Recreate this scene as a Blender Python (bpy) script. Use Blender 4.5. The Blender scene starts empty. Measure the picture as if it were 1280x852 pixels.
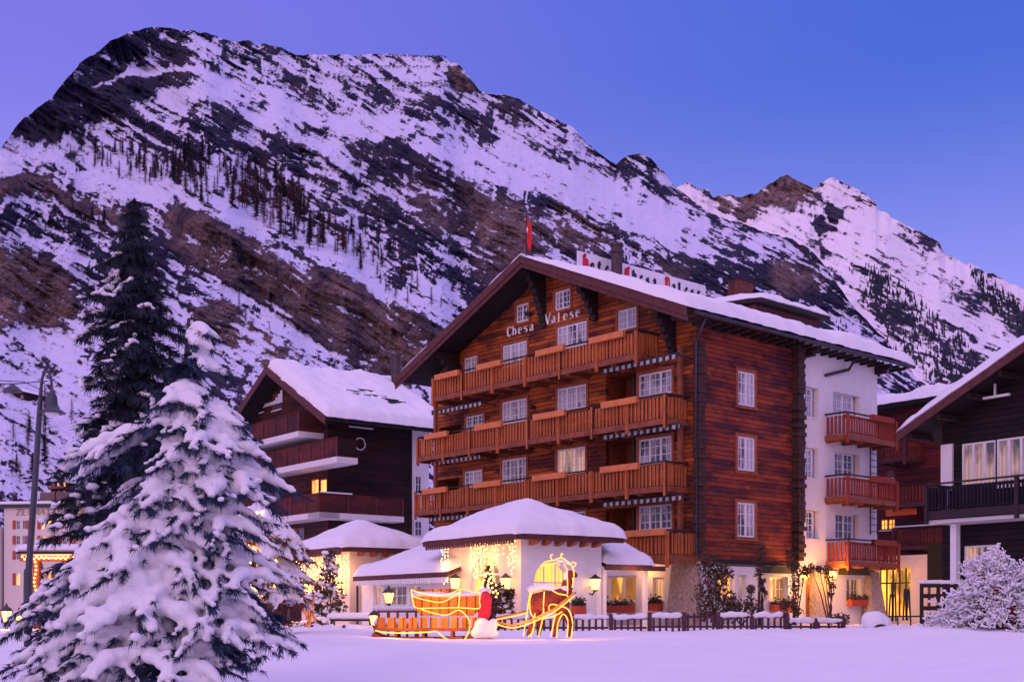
import bpy, bmesh, math, random
import numpy as np
from mathutils import Vector, Matrix, noise as mnoise
from mathutils.geometry import tessellate_polygon
R = math.radians
random.seed(7)
rng = np.random.default_rng(11)
S = bpy.context.scene
COL = S.collection
# ------------------------------------------------------------------ camera geometry (photo is 1280 x 852)
F, HX, HY, ZC = 1510.0, 640.0, 764.0, 0.5
def P(px, py, Y):
    return Vector(((px-HX)/F*Y, Y, ZC+(HY-py)/F*Y))
class Frame:
    """a building's own axes: x along its front, y into it; fx/sx measure points on its front and side walls"""
    def __init__(s, px, Y, deg, z=0.0):
        s.o = Vector(((px-HX)/F*Y, Y, z)); s.rot = R(deg)
        s.ex = Vector((math.cos(s.rot), math.sin(s.rot), 0)); s.ey = Vector((-math.sin(s.rot), math.cos(s.rot), 0))
    def _hit(s, px, py, n, q):
        d = Vector(((px-HX)/F, 1, (HY-py)/F)); c = Vector((0, 0, ZC))
        p = c + d*((q-c).dot(n)/d.dot(n)) - s.o
        return p
    def front(s, px, py, off=0.0):
        p = s._hit(px, py, s.ey, s.o - s.ey*off); return p.dot(s.ex), p.z
    def side(s, px, py, off=0.0):
        p = s._hit(px, py, s.ex, s.o + s.ex*off); return p.dot(s.ey), p.z
    def local(s, w):
        p = w - s.o; return Vector((p.dot(s.ex), p.dot(s.ey), p.z))
    def world(s, x, y, z):
        return s.o + s.ex*x + s.ey*y + Vector((0, 0, z))
# ------------------------------------------------------------------ objects
def props(o, label=None, cat=None, group=None, kind=None):
    if label: o['label'] = label
    if cat: o['category'] = cat
    if group: o['group'] = group
    if kind: o['kind'] = kind
    return o
def thing(name, label, cat, loc=(0, 0, 0), rz=0.0, group=None):
    o = bpy.data.objects.new(name, None); COL.objects.link(o); o.empty_display_size = .2
    o.location = loc; o.rotation_euler = (0, 0, rz)
    return props(o, label, cat, group)
def copy_tree(o, parent=None):
    c = o.copy(); COL.objects.link(c)
    if parent: c.parent = parent
    for ch in list(o.children): copy_tree(ch, c)
    return c
def front_T(u, d, w): return (u, -d, w)
def side_T(u, d, w): return (d, u, w)
class MB:
    def __init__(s, T=None):
        s.v = []; s.f = []; s.T = T
    def add(s, vs, fs):
        b = len(s.v)
        s.v.extend([tuple(s.T(*p)) if s.T else tuple(p) for p in vs])
        s.f.extend([tuple(b+i for i in f) for f in fs])
    def box(s, x0, x1, y0, y1, z0, z1):
        s.add([(x0,y0,z0),(x1,y0,z0),(x1,y1,z0),(x0,y1,z0),(x0,y0,z1),(x1,y0,z1),(x1,y1,z1),(x0,y1,z1)],
              [(3,2,1,0),(4,5,6,7),(0,1,5,4),(1,2,6,5),(2,3,7,6),(3,0,4,7)])
    def beam(s, p, q, w, h, up=(0,0,1)):
        p = Vector(p); q = Vector(q); d = (q-p).normalized(); up = Vector(up)
        r = d.cross(up)
        if r.length < 1e-4: r = d.cross(Vector((1,0,0)))
        r.normalize(); u = r.cross(d)
        vs = [a + r*(sx*w/2) + u*(sz*h/2) for a in (p, q) for sx, sz in ((-1,-1),(1,-1),(1,1),(-1,1))]
        s.add(vs, [(0,1,2,3),(7,6,5,4),(0,4,5,1),(1,5,6,2),(2,6,7,3),(3,7,4,0)])
    def tube(s, pts, r, n=6, cap=True):
        pts = [Vector(p) for p in pts]; m = len(pts)
        rs = r if hasattr(r, '__len__') else [r]*m
        vs = []
        for i, p in enumerate(pts):
            d = (pts[min(i+1, m-1)] - pts[max(i-1, 0)])
            if d.length < 1e-9: d = Vector((0,0,1))
            d.normalize(); a = d.cross(Vector((0,0,1)))
            if a.length < 1e-3: a = d.cross(Vector((1,0,0)))
            a.normalize(); b = d.cross(a)
            for k in range(n):
                t = 2*math.pi*k/n
                vs.append(p + (a*math.cos(t) + b*math.sin(t))*rs[i])
        fs = [(i*n+k, i*n+(k+1)%n, (i+1)*n+(k+1)%n, (i+1)*n+k) for i in range(m-1) for k in range(n)]
        if cap: fs += [tuple(range(n-1, -1, -1)), tuple((m-1)*n+k for k in range(n))]
        s.add(vs, fs)
    def lathe(s, prof, c=(0,0,0), n=12):
        c = Vector(c); vs = []
        for r, z in prof:
            for k in range(n):
                t = 2*math.pi*k/n; vs.append((c.x+r*math.cos(t), c.y+r*math.sin(t), c.z+z))
        m = len(prof)
        fs = [(i*n+k, i*n+(k+1)%n, (i+1)*n+(k+1)%n, (i+1)*n+k) for i in range(m-1) for k in range(n)]
        fs += [tuple(range(n-1,-1,-1)), tuple((m-1)*n+k for k in range(n))]
        s.add(vs, fs)
    def prism(s, poly, d0, d1):
        """poly = [(u, w)], extruded along the middle coordinate from d0 to d1"""
        n = len(poly)
        s.add([(u, d0, w) for u, w in poly] + [(u, d1, w) for u, w in poly],
              [tuple(range(n)), tuple(range(2*n-1, n-1, -1))] + [(i, n+i, n+(i+1)%n, (i+1)%n) for i in range(n)])
    def ball(s, c, rx, ry=None, rz=None, n=8, m=6):
        ry = ry or rx; rz = rz or rx; c = Vector(c); vs = [(c.x, c.y, c.z-rz)]
        for i in range(1, m):
            a = -math.pi/2 + math.pi*i/m
            for k in range(n):
                t = 2*math.pi*k/n
                vs.append((c.x+rx*math.cos(a)*math.cos(t), c.y+ry*math.cos(a)*math.sin(t), c.z+rz*math.sin(a)))
        vs.append((c.x, c.y, c.z+rz)); L = len(vs)-1
        fs = [(0, 1+(k+1)%n, 1+k) for k in range(n)]
        for i in range(m-2):
            fs += [(1+i*n+k, 1+i*n+(k+1)%n, 1+(i+1)*n+(k+1)%n, 1+(i+1)*n+k) for k in range(n)]
        fs += [(L, 1+(m-2)*n+k, 1+(m-2)*n+(k+1)%n) for k in range(n)]
        s.add(vs, fs)
    def wall(s, outer, holes, depth, thick=None):
        """sheet at d=0 with openings and their reveals going in by depth"""
        loops = [[Vector((u, w, 0)) for u, w in outer]] + [[Vector((u, w, 0)) for u, w in h] for h in holes]
        tris = tessellate_polygon(loops); pts = [p for l in loops for p in l]
        s.add([(p.x, 0, p.y) for p in pts], [tuple(t) for t in tris])
        for h in holes:
            n = len(h)
            s.add([(u, 0, w) for u, w in h] + [(u, -depth, w) for u, w in h], [(i, (i+1)%n, n+(i+1)%n, n+i) for i in range(n)])
    def build(s, name, mat, parent=None, smooth=False, fix=True):
        me = bpy.data.meshes.new(name); me.from_pydata(s.v, [], s.f); me.update()
        if fix and len(s.f) < 20000:
            bm = bmesh.new(); bm.from_mesh(me); bmesh.ops.recalc_face_normals(bm, faces=bm.faces); bm.to_mesh(me); bm.free()
        if smooth: me.polygons.foreach_set('use_smooth', [True]*len(me.polygons))
        if mat: me.materials.append(mat)
        o = bpy.data.objects.new(name, me); COL.objects.link(o)
        if parent: o.parent = parent
        return o
def bevel(o, w=.01, seg=1):
    m = o.modifiers.new('b', 'BEVEL'); m.width = w; m.segments = seg; m.limit_method = 'ANGLE'; return o
def rect(u0, u1, w0, w1): return [(u0, w0), (u1, w0), (u1, w1), (u0, w1)]
def arch(u0, u1, w0, w1, n=10):
    c = (u0+u1)/2; r = (u1-u0)/2; h = min(r, w1-w0)
    return [(u0, w0), (u1, w0)] + [(c+r*math.cos(math.pi*k/n), w1-h+h*math.sin(math.pi*k/n)) for k in range(n+1)]
def lamp(name, loc, power, col=(1, .46, .12), r=.06, parent=None):
    l = bpy.data.lights.new(name, 'POINT'); l.energy = power; l.color = col; l.shadow_soft_size = r
    o = bpy.data.objects.new(name, l); COL.objects.link(o); o.location = loc
    if parent: o.parent = parent
    return o
# ------------------------------------------------------------------ materials
class NT:
    def __init__(s, name):
        s.m = bpy.data.materials.new(name); s.m.use_nodes = True; s.t = s.m.node_tree; s.t.nodes.clear()
        s.out = s.n('ShaderNodeOutputMaterial'); s.b = s.n('ShaderNodeBsdfPrincipled')
        s.t.links.new(s.b.outputs[0], s.out.inputs[0])
    def n(s, typ, **kw):
        x = s.t.nodes.new(typ)
        for k, v in kw.items(): setattr(x, k, v)
        return x
    def l(s, a, b): s.t.links.new(a, b)
    def val(s, sock, v):
        if hasattr(v, 'is_output'): s.l(v, sock)
        else: sock.default_value = v
    def math(s, op, a, b=0.0, clamp=False):
        x = s.n('ShaderNodeMath', operation=op); x.use_clamp = clamp; s.val(x.inputs[0], a); s.val(x.inputs[1], b); return x.outputs[0]
    def mix(s, f, a, b, blend='MIX'):
        x = s.n('ShaderNodeMix', data_type='RGBA', blend_type=blend)
        s.val(x.inputs[0], f)
        for i, c in ((6, a), (7, b)):
            s.val(x.inputs[i], c if hasattr(c, 'is_output') else (*c[:3], 1))
        return x.outputs[2]
    def obj(s): return s.n('ShaderNodeTexCoord').outputs['Object']
    def mapping(s, v, scale=(1,1,1), rot=(0,0,0)):
        x = s.n('ShaderNodeMapping'); s.l(v, x.inputs[0]); x.inputs['Scale'].default_value = scale; x.inputs['Rotation'].default_value = rot; return x.outputs[0]
    def noise(s, v, scale=5, detail=4, rough=.55):
        x = s.n('ShaderNodeTexNoise'); s.l(v, x.inputs['Vector']); x.inputs['Scale'].default_value = scale; x.inputs['Detail'].default_value = detail; x.inputs['Roughness'].default_value = rough; return x.outputs[0]
    def ramp(s, f, a, b):
        x = s.n('ShaderNodeMapRange'); s.val(x.inputs[0], f); x.inputs[1].default_value = a; x.inputs[2].default_value = b; return x.outputs[0]
    def bump(s, h, strength=.3, dist=.02, nrm=None):
        x = s.n('ShaderNodeBump'); s.l(h, x.inputs['Height']); x.inputs['Strength'].default_value = strength; x.inputs['Distance'].default_value = dist
        if nrm: s.l(nrm, x.inputs['Normal'])
        s.l(x.outputs[0], s.b.inputs['Normal']); return x.outputs[0]
    def base(s, c): s.val(s.b.inputs['Base Color'], c if hasattr(c, 'is_output') else (*c[:3], 1))
    def rough(s, r): s.val(s.b.inputs['Roughness'], r)
def plain(name, c, rough=.7, var=.25, scale=6, bump=.15, metal=0.0, spec=.5):
    t = NT(name); o = t.obj(); n = t.noise(o, scale, 5)
    t.base(t.mix(t.ramp(n, .3, .7), [x*(1-var) for x in c], [min(1, x*(1+var)) for x in c])); t.rough(rough)
    t.b.inputs['Metallic'].default_value = metal; t.b.inputs['Specular IOR Level'].default_value = spec
    if bump: t.bump(t.noise(o, scale*4, 4), bump, .02)
    return t.m
def emis(name, c, strength, sample='NONE'):
    t = NT(name); t.base((.1, .05, .02)); t.b.inputs['Emission Color'].default_value = (*c, 1); t.b.inputs['Emission Strength'].default_value = strength
    try: t.m.cycles.emission_sampling = sample
    except Exception: pass
    return t.m
def planks(name, c1, c2, c3, w=.17, axis='z', grain='x', var=1.0, rough=.75, streak=1.0):
    """boards or logs stacked along one axis: every board its own tone, a dark joint, long grain and weathered patches"""
    t = NT(name); o = t.obj(); sp = t.n('ShaderNodeSeparateXYZ'); t.l(o, sp.inputs[0])
    ax = {'x': 0, 'y': 1, 'z': 2}[axis]
    q = t.math('DIVIDE', sp.outputs[ax], w); fl = t.math('FLOOR', q); fr = t.math('FRACT', q)
    along = t.math('ADD', sp.outputs[0], sp.outputs[1]) if axis == 'z' else sp.outputs[2]
    # each board is broken into lengths
    sh = t.n('ShaderNodeTexWhiteNoise', noise_dimensions='1D'); t.l(fl, sh.inputs['W'])
    seg = t.math('FLOOR', t.math('ADD', t.math('DIVIDE', along, 3.1), t.math('MULTIPLY', sh.outputs[0], 9.0)))
    wn = t.n('ShaderNodeTexWhiteNoise', noise_dimensions='2D'); cb = t.n('ShaderNodeCombineXYZ'); t.l(fl, cb.inputs[0]); t.l(seg, cb.inputs[1]); t.l(cb.outputs[0], wn.inputs['Vector'])
    sc = [1.3, 1.3, 1.3]; 
    if axis == 'z': sc[2] = 16
    else: sc = [16, 16, 1.3]
    g = t.noise(t.mapping(o, sc), 2.2, 6, .65)
    big = t.noise(t.mapping(o, (.35, .35, 1.1)), 1.3, 5, .6)
    col = t.mix(t.math('ADD', t.math('MULTIPLY', wn.outputs[0], .5), t.math('MULTIPLY', t.ramp(g, .3, .7), .5)), c1, c2)
    col = t.mix(t.math('MULTIPLY', t.ramp(t.math('ADD', big, t.math('MULTIPLY', wn.outputs[0], .14)), .46, .68), var), col, c3)
    col = t.mix(t.math('MULTIPLY', t.ramp(g, .50, .72), .75*streak), col, [x*.25 for x in c3])
    edge = t.math('ABSOLUTE', t.math('SUBTRACT', fr, .5))
    j = t.ramp(edge, .36, .49)
    col = t.mix(t.math('MULTIPLY', j, .85), col, [x*.15 for x in c3])
    t.base(col); t.rough(rough); t.b.inputs['Specular IOR Level'].default_value = .25
    h = t.math('ADD', t.math('MULTIPLY', t.math('SUBTRACT', 1.0, j), 1.0), t.math('MULTIPLY', g, .5))
    t.bump(h, .6, .03)
    return t.m
def snow_mat(name='snow', bs=3.0, amp=.35, c=(.86, .86, .88)):
    t = NT(name); o = t.obj(); t.base(t.mix(t.noise(o, 1.7, 3), [x*.95 for x in c], c)); t.rough(.75); t.b.inputs['Specular IOR Level'].default_value = .2
    t.b.inputs['Subsurface Weight'].default_value = 0.0
    t.bump(t.math('ADD', t.noise(o, bs, 5, .55), t.math('MULTIPLY', t.noise(o, bs*14, 3), .12)), amp, .08)
    return t.m
M = {}
M['snow'] = snow_mat()
M['snow_ground'] = snow_mat('snow_ground', 1.1, .45)
M['snow_fine'] = snow_mat('snow_fine', 9.0, .5)
WOODC = ((.60, .155, .026), (.36, .076, .015), (.095, .022, .016))
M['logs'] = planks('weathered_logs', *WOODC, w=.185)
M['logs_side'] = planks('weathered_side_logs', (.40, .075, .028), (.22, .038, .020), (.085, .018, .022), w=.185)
M['balc'] = planks('orange_balcony_boards', (.62, .19, .055), (.50, .14, .04), (.33, .085, .03), w=.115, axis='x', var=.5, streak=.6)
M['balc_y'] = planks('orange_balcony_boards_end', (.62, .19, .055), (.50, .14, .04), (.33, .085, .03), w=.115, axis='y', var=.5, streak=.6)
M['balc_red'] = planks('red_balcony_boards', (.42, .075, .035), (.33, .055, .03), (.2, .035, .025), w=.115, axis='y', var=.5, streak=.6)
M['box'] = plain('planter_wood', (.62, .20, .055), .7, .15, 3)
M['beam'] = plain('beam_wood', (.24, .065, .025), .75, .35, 4)
M['dark'] = plain('dark_wood', (.020, .010, .009), .8, .4, 4)
M['soffit'] = plain('shaded_soffit_wood', (.010, .006, .006), .85, .4, 4)  # shade under the eaves is put into this near-black base colour
M['fascia'] = plain('fascia_wood', (.095, .025, .022), .75, .35, 5)
M['stucco'] = plain('white_stucco', (.80, .79, .78), .9, .035, 2.5, .25)
M['cream'] = plain('cream_stucco', (.74, .64, .56), .9, .05, 2.5, .25)
M['frame'] = plain('white_paint', (.8, .8, .8), .5, .04, 8, .05)
M['frame_wood'] = plain('casing_wood', (.30, .085, .03), .7, .3, 5)
M['black'] = plain('black_void', (.006, .005, .006), .9, .2, 4, 0)
M['iron'] = plain('dark_iron', (.020, .020, .026), .5, .3, 8, .1)
M['pole'] = plain('lamp_post_paint', (.05, .055, .075), .45, .2, 5, .05)
M['pipe'] = plain('pipe_metal', (.05, .045, .06), .5, .3, 5, .1, .4)
M['copper'] = plain('chimney_metal', (.07, .045, .05), .55, .4, 7, .15, .3)
M['brick'] = planks('chimney_cladding', (.22, .06, .045), (.16, .045, .04), (.08, .03, .03), w=.22, axis='x')
M['red'] = plain('red_cloth', (.46, .012, .045), .85, .2, 5)
M['flagred'] = plain('flag_red', (.70, .02, .02), .8, .1, 5)
M['white'] = plain('white_letter', (.84, .82, .82), .6, .03, 6, 0)
M['ink'] = plain('dark_letter', (.018, .016, .03), .6, .1, 6, 0)
M['inkred'] = plain('red_letter', (.55, .015, .04), .6, .1, 6, 0)
M['panel'] = plain('sign_panel', (.80, .80, .82), .6, .06, 3, .05)
M['stone'] = plain('rubble_stone', (.40, .33, .29), .9, .4, 9, .8)
M['gold'] = plain('warm_wood', (.55, .22, .05), .7, .3, 6)
M['terracotta'] = plain('terracotta', (.45, .07, .03), .8, .2, 6)
M['leaf'] = plain('evergreen_leaf', (.05, .055, .03), .8, .4, 9)
M['leafred'] = plain('dry_leaf', (.14, .055, .035), .85, .45, 9)
M['needle'] = plain('spruce_needles', (.020, .038, .085), .75, .4, 5)
M['needle_dark'] = plain('dark_spruce_needles', (.014, .022, .038), .8, .4, 5)
M['bark'] = plain('bark', (.055, .032, .022), .9, .4, 12, .6)
M['twig'] = plain('red_twigs', (.25, .035, .05), .8, .3, 8)
M['bulb'] = emis('warm_bulb', (1.0, .48, .11), 8.0)
M['rope'] = emis('light_rope', (1.0, .40, .07), 2.5)
M['globe'] = emis('entrance_lamp_glass', (1.0, .42, .06), 12.0)
M['lglass'] = emis('lantern_glass', (1.0, .50, .12), 4.5)
M['win_lit'] = None
def glass(name, lit=None, strength=0.0, curtain=(.5, .47, .5)):
    """pane with a curtain hanging close behind it"""
    t = NT(name); o = t.obj(); sp = t.n('ShaderNodeSeparateXYZ'); t.l(o, sp.inputs[0])
    a = t.math('ADD', sp.outputs[0], sp.outputs[1])
    fold = t.math('ADD', t.math('MULTIPLY', t.math('SINE', t.math('MULTIPLY', a, 38.0)), .5), .5)
    big = t.noise(t.mapping(o, (.9, .9, .35)), 1.4, 3)
    oi = t.n('ShaderNodeObjectInfo'); big = t.math('ADD', big, t.math('MULTIPLY', t.math('SUBTRACT', oi.outputs['Random'], .45), .30))
    k = t.math('MULTIPLY', t.ramp(big, .42, .55), t.math('ADD', t.math('MULTIPLY', fold, .4), .6))
    t.base(t.mix(k, (.03, .03, .045), curtain)); t.rough(.12); t.b.inputs['Specular IOR Level'].default_value = .8
    if lit:
        kk = t.math('ADD', t.math('MULTIPLY', k, .8), t.math('MULTIPLY', big, .5))
        t.b.inputs['Emission Color'].default_value = (*lit, 1); t.l(t.math('MULTIPLY', kk, strength), t.b.inputs['Emission Strength'])
    try: t.m.cycles.emission_sampling = 'NONE'
    except Exception: pass
    return t.m
M['glass'] = glass('window_glass', curtain=(.58, .56, .62))
M['glass_warm'] = glass('window_glass_warm_curtain', (1, .55, .25), .38, (.65, .45, .3))
M['glass_lit'] = glass('lit_window_glass', (1, .36, .045), 2.1, (.7, .4, .15))
M['glass_shop'] = glass('shop_window_glass', (1, .42, .05), 2.1, (.7, .5, .15))
M['glass_dark'] = glass('dark_window_glass', curtain=(.10, .10, .14))
# ------------------------------------------------------------------ numpy noise
def _h(ix, iy, seed):
    n = (ix.astype(np.int64)*374761393 + iy.astype(np.int64)*668265263 + seed*1442695041) & 0x7fffffff
    n = ((n ^ (n >> 13))*1274126177) & 0x7fffffff
    return ((n ^ (n >> 16)) & 0xffff)/65535.0
def vn(x, y, seed=0):
    x0 = np.floor(x); y0 = np.floor(y); fx = x-x0; fy = y-y0
    fx = fx*fx*fx*(fx*(fx*6-15)+10); fy = fy*fy*fy*(fy*(fy*6-15)+10)
    a = _h(x0, y0, seed); b = _h(x0+1, y0, seed); c = _h(x0, y0+1, seed); d = _h(x0+1, y0+1, seed)
    return (a*(1-fx)+b*fx)*(1-fy) + (c*(1-fx)+d*fx)*fy
def fbm(x, y, seed=0, o=5, g=.5):
    s = 0; a = 1; t = 0
    for i in range(o):
        s = s + a*vn(x*2**i + 17.3*i, y*2**i - 9.1*i, seed+i); t += a; a *= g
    return s/t
def ridged(x, y, seed=0, o=5, g=.5):
    s = 0; a = 1; t = 0
    for i in range(o):
        s = s + a*(1-np.abs(2*vn(x*2**i + 31.7*i, y*2**i + 4.7*i, seed+i)-1)); t += a; a *= g
    return s/t
def sstep(a, b, x):
    t = np.clip((x-a)/(b-a), 0, 1); return t*t*(3-2*t)
def grid_object(name, X, Y, Z, mat, attrs=None, smooth=True):
    r, c = X.shape
    me = bpy.data.meshes.new(name)
    co = np.stack([X, Y, Z], -1).reshape(-1, 3).astype(np.float32)
    i = np.arange(r*c).reshape(r, c)
    q = np.stack([i[:-1, :-1], i[:-1, 1:], i[1:, 1:], i[1:, :-1]], -1).reshape(-1, 4).astype(np.int32)
    me.vertices.add(len(co)); me.vertices.foreach_set('co', co.ravel())
    me.loops.add(q.size); me.loops.foreach_set('vertex_index', q.ravel())
    me.polygons.add(len(q)); me.polygons.foreach_set('loop_start', np.arange(0, q.size, 4, dtype=np.int32))
    me.polygons.foreach_set('loop_total', np.full(len(q), 4, np.int32))
    me.update(); me.validate()
    me.polygons.foreach_set('use_smooth', np.full(len(q), smooth))
    for k, a in (attrs or {}).items():
        at = me.attributes.new(k, 'FLOAT', 'POINT'); at.data.foreach_set('value', a.ravel().astype(np.float32))
    me.materials.append(mat)
    o = bpy.data.objects.new(name, me); COL.objects.link(o); return o
# ------------------------------------------------------------------ camera, world, sun
cam = bpy.data.cameras.new('camera'); co = bpy.data.objects.new('camera', cam); COL.objects.link(co)
co.location = (0, 0, ZC); co.rotation_euler = (R(90), 0, 0)
cam.sensor_width = 36; cam.lens = 36*F/1280; cam.shift_y = (HY-426)/1280; cam.clip_start = .1; cam.clip_end = 20000
S.camera = co
w = bpy.data.worlds.new('World'); S.world = w; w.use_nodes = True
nt = w.node_tree; nt.nodes.clear()
def wn_(typ, **kw):
    x = nt.nodes.new(typ)
    for k, v in kw.items(): setattr(x, k, v)
    return x
SUN_EL, SUN_AZ = 16.0, 205.0     # the afterglow: low, behind the camera and a little to its left
sky = wn_('ShaderNodeTexSky', sky_type='NISHITA'); sky.sun_disc = False; sky.sun_elevation = R(2); sky.sun_rotation = R(SUN_AZ)
tc = wn_('ShaderNodeTexCoord'); sp = wn_('ShaderNodeSeparateXYZ'); nt.links.new(tc.outputs['Generated'], sp.inputs[0])
def wm(op, a, b=0.0):
    x = wn_('ShaderNodeMath', operation=op)
    for s_, v in ((x.inputs[0], a), (x.inputs[1], b)):
        if hasattr(v, 'is_output'): nt.links.new(v, s_)
        else: s_.default_value = v
    return x.outputs[0]
def wramp(f, a, b):
    x = wn_('ShaderNodeMapRange', interpolation_type='SMOOTHSTEP'); nt.links.new(f, x.inputs[0]); x.inputs[1].default_value = a; x.inputs[2].default_value = b; return x.outputs[0]
def wmix(f, a, b, blend='MIX'):
    x = wn_('ShaderNodeMix', data_type='RGBA', blend_type=blend)
    for i, v in ((0, f), (6, a), (7, b)):
        if hasattr(v, 'is_output'): nt.links.new(v, x.inputs[i])
        else: x.inputs[i].default_value = v if not hasattr(v, '__len__') else (*v, 1)
    return x.outputs[2]
x_, y_, z_ = sp.outputs
left = wramp(wm('MULTIPLY', x_, -1.0), -.34, .40)          # 1 towards the left of the view
low_c = wmix(left, (.27, .245, .93), (.40, .35, 1.0))        # near the ridge line
mid_c = wmix(left, (.022, .085, .66), (.19, .145, .80))    # top of the picture
c1 = wmix(wramp(z_, .18, .41), low_c, mid_c)
c2 = wmix(wramp(z_, .45, .95), c1, (1.18, .77, 1.50))       # zenith
back = wramp(wm('MULTIPLY', y_, -1.0), -.15, .85)
glow = wmix(wramp(z_, .02, .75), (.52, .32, .58), (.60, .40, .92))
c3 = wmix(back, c2, glow)
c4 = wmix(.06, c3, sky.outputs[0])
bg = wn_('ShaderNodeBackground'); nt.links.new(c4, bg.inputs[0]); bg.inputs[1].default_value = 1.0
wo = wn_('ShaderNodeOutputWorld'); nt.links.new(bg.outputs[0], wo.inputs[0])
sl = bpy.data.lights.new('sun', 'SUN'); so = bpy.data.objects.new('sun', sl); COL.objects.link(so)
sl.energy = .42; sl.angle = R(25); sl.color = (1.0, .64, .80)
az, el = R(SUN_AZ), R(24)
d = Vector((math.sin(az)*math.cos(el), math.cos(az)*math.cos(el), math.sin(el)))
so.rotation_euler = (-d).to_track_quat('-Z', 'Y').to_euler()
S.view_settings.view_transform = 'Standard'; S.view_settings.look = 'None'; S.view_settings.exposure = 0; S.view_settings.gamma = 1
S.render.engine = 'CYCLES'; S.cycles.use_denoising = True; S.cycles.max_bounces = 5; S.cycles.diffuse_bounces = 3; S.cycles.glossy_bounces = 2
S.cycles.sample_clamp_indirect = 4; S.cycles.caustics_reflective = False; S.cycles.caustics_refractive = False
# ================================================================== terrain
def poly_mask(poly, U, V):
    inside = np.zeros(U.shape, bool); n = len(poly)
    for i in range(n):
        x0, y0 = poly[i]; x1, y1 = poly[(i+1) % n]
        if y0 == y1: continue
        c = ((y0 > V) != (y1 > V)) & (U < (x1-x0)*(V-y0)/(y1-y0)+x0)
        inside ^= c
    return inside.astype(float)
def blur(a, k):
    if k < 1: return a
    for ax in (0, 1):
        for _ in range(2):
            p = np.pad(a, [(k, k) if i == ax else (0, 0) for i in (0, 1)], mode='edge')
            cs = np.cumsum(p, ax); z = np.zeros_like(np.take(cs, [0], ax)); cs = np.concatenate([z, cs], ax)
            n = a.shape[ax]; L = 2*k+1
            a = (np.take(cs, np.arange(L, L+n), ax) - np.take(cs, np.arange(0, n), ax))/L
    return a
GX = np.arange(-300, 1620, 4.0); GY = np.arange(0, 820, 4.0); GU, GV = np.meshgrid(GX, GY)
def paint(regions, base=0.0):
    rock = np.full(GU.shape, base); 
    wu = GU + 14*(fbm(GU/40, GV/40, 3, 4)-.5)*2; wv = GV + 10*(fbm(GU/40, GV/40, 9, 4)-.5)*2
    for poly, val, soft in regions:
        m = blur(poly_mask(poly, wu, wv), soft); rock = rock*(1-m) + val*m
    return rock
def samp(G, u, v):
    fu = np.clip((u-GX[0])/4.0, 0, len(GX)-1.001); fv = np.clip((v-GY[0])/4.0, 0, len(GY)-1.001)
    i = fu.astype(int); j = fv.astype(int); a = fu-i; b = fv-j
    return (G[j, i]*(1-a)+G[j, i+1]*a)*(1-b) + (G[j+1, i]*(1-a)+G[j+1, i+1]*a)*b
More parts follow.
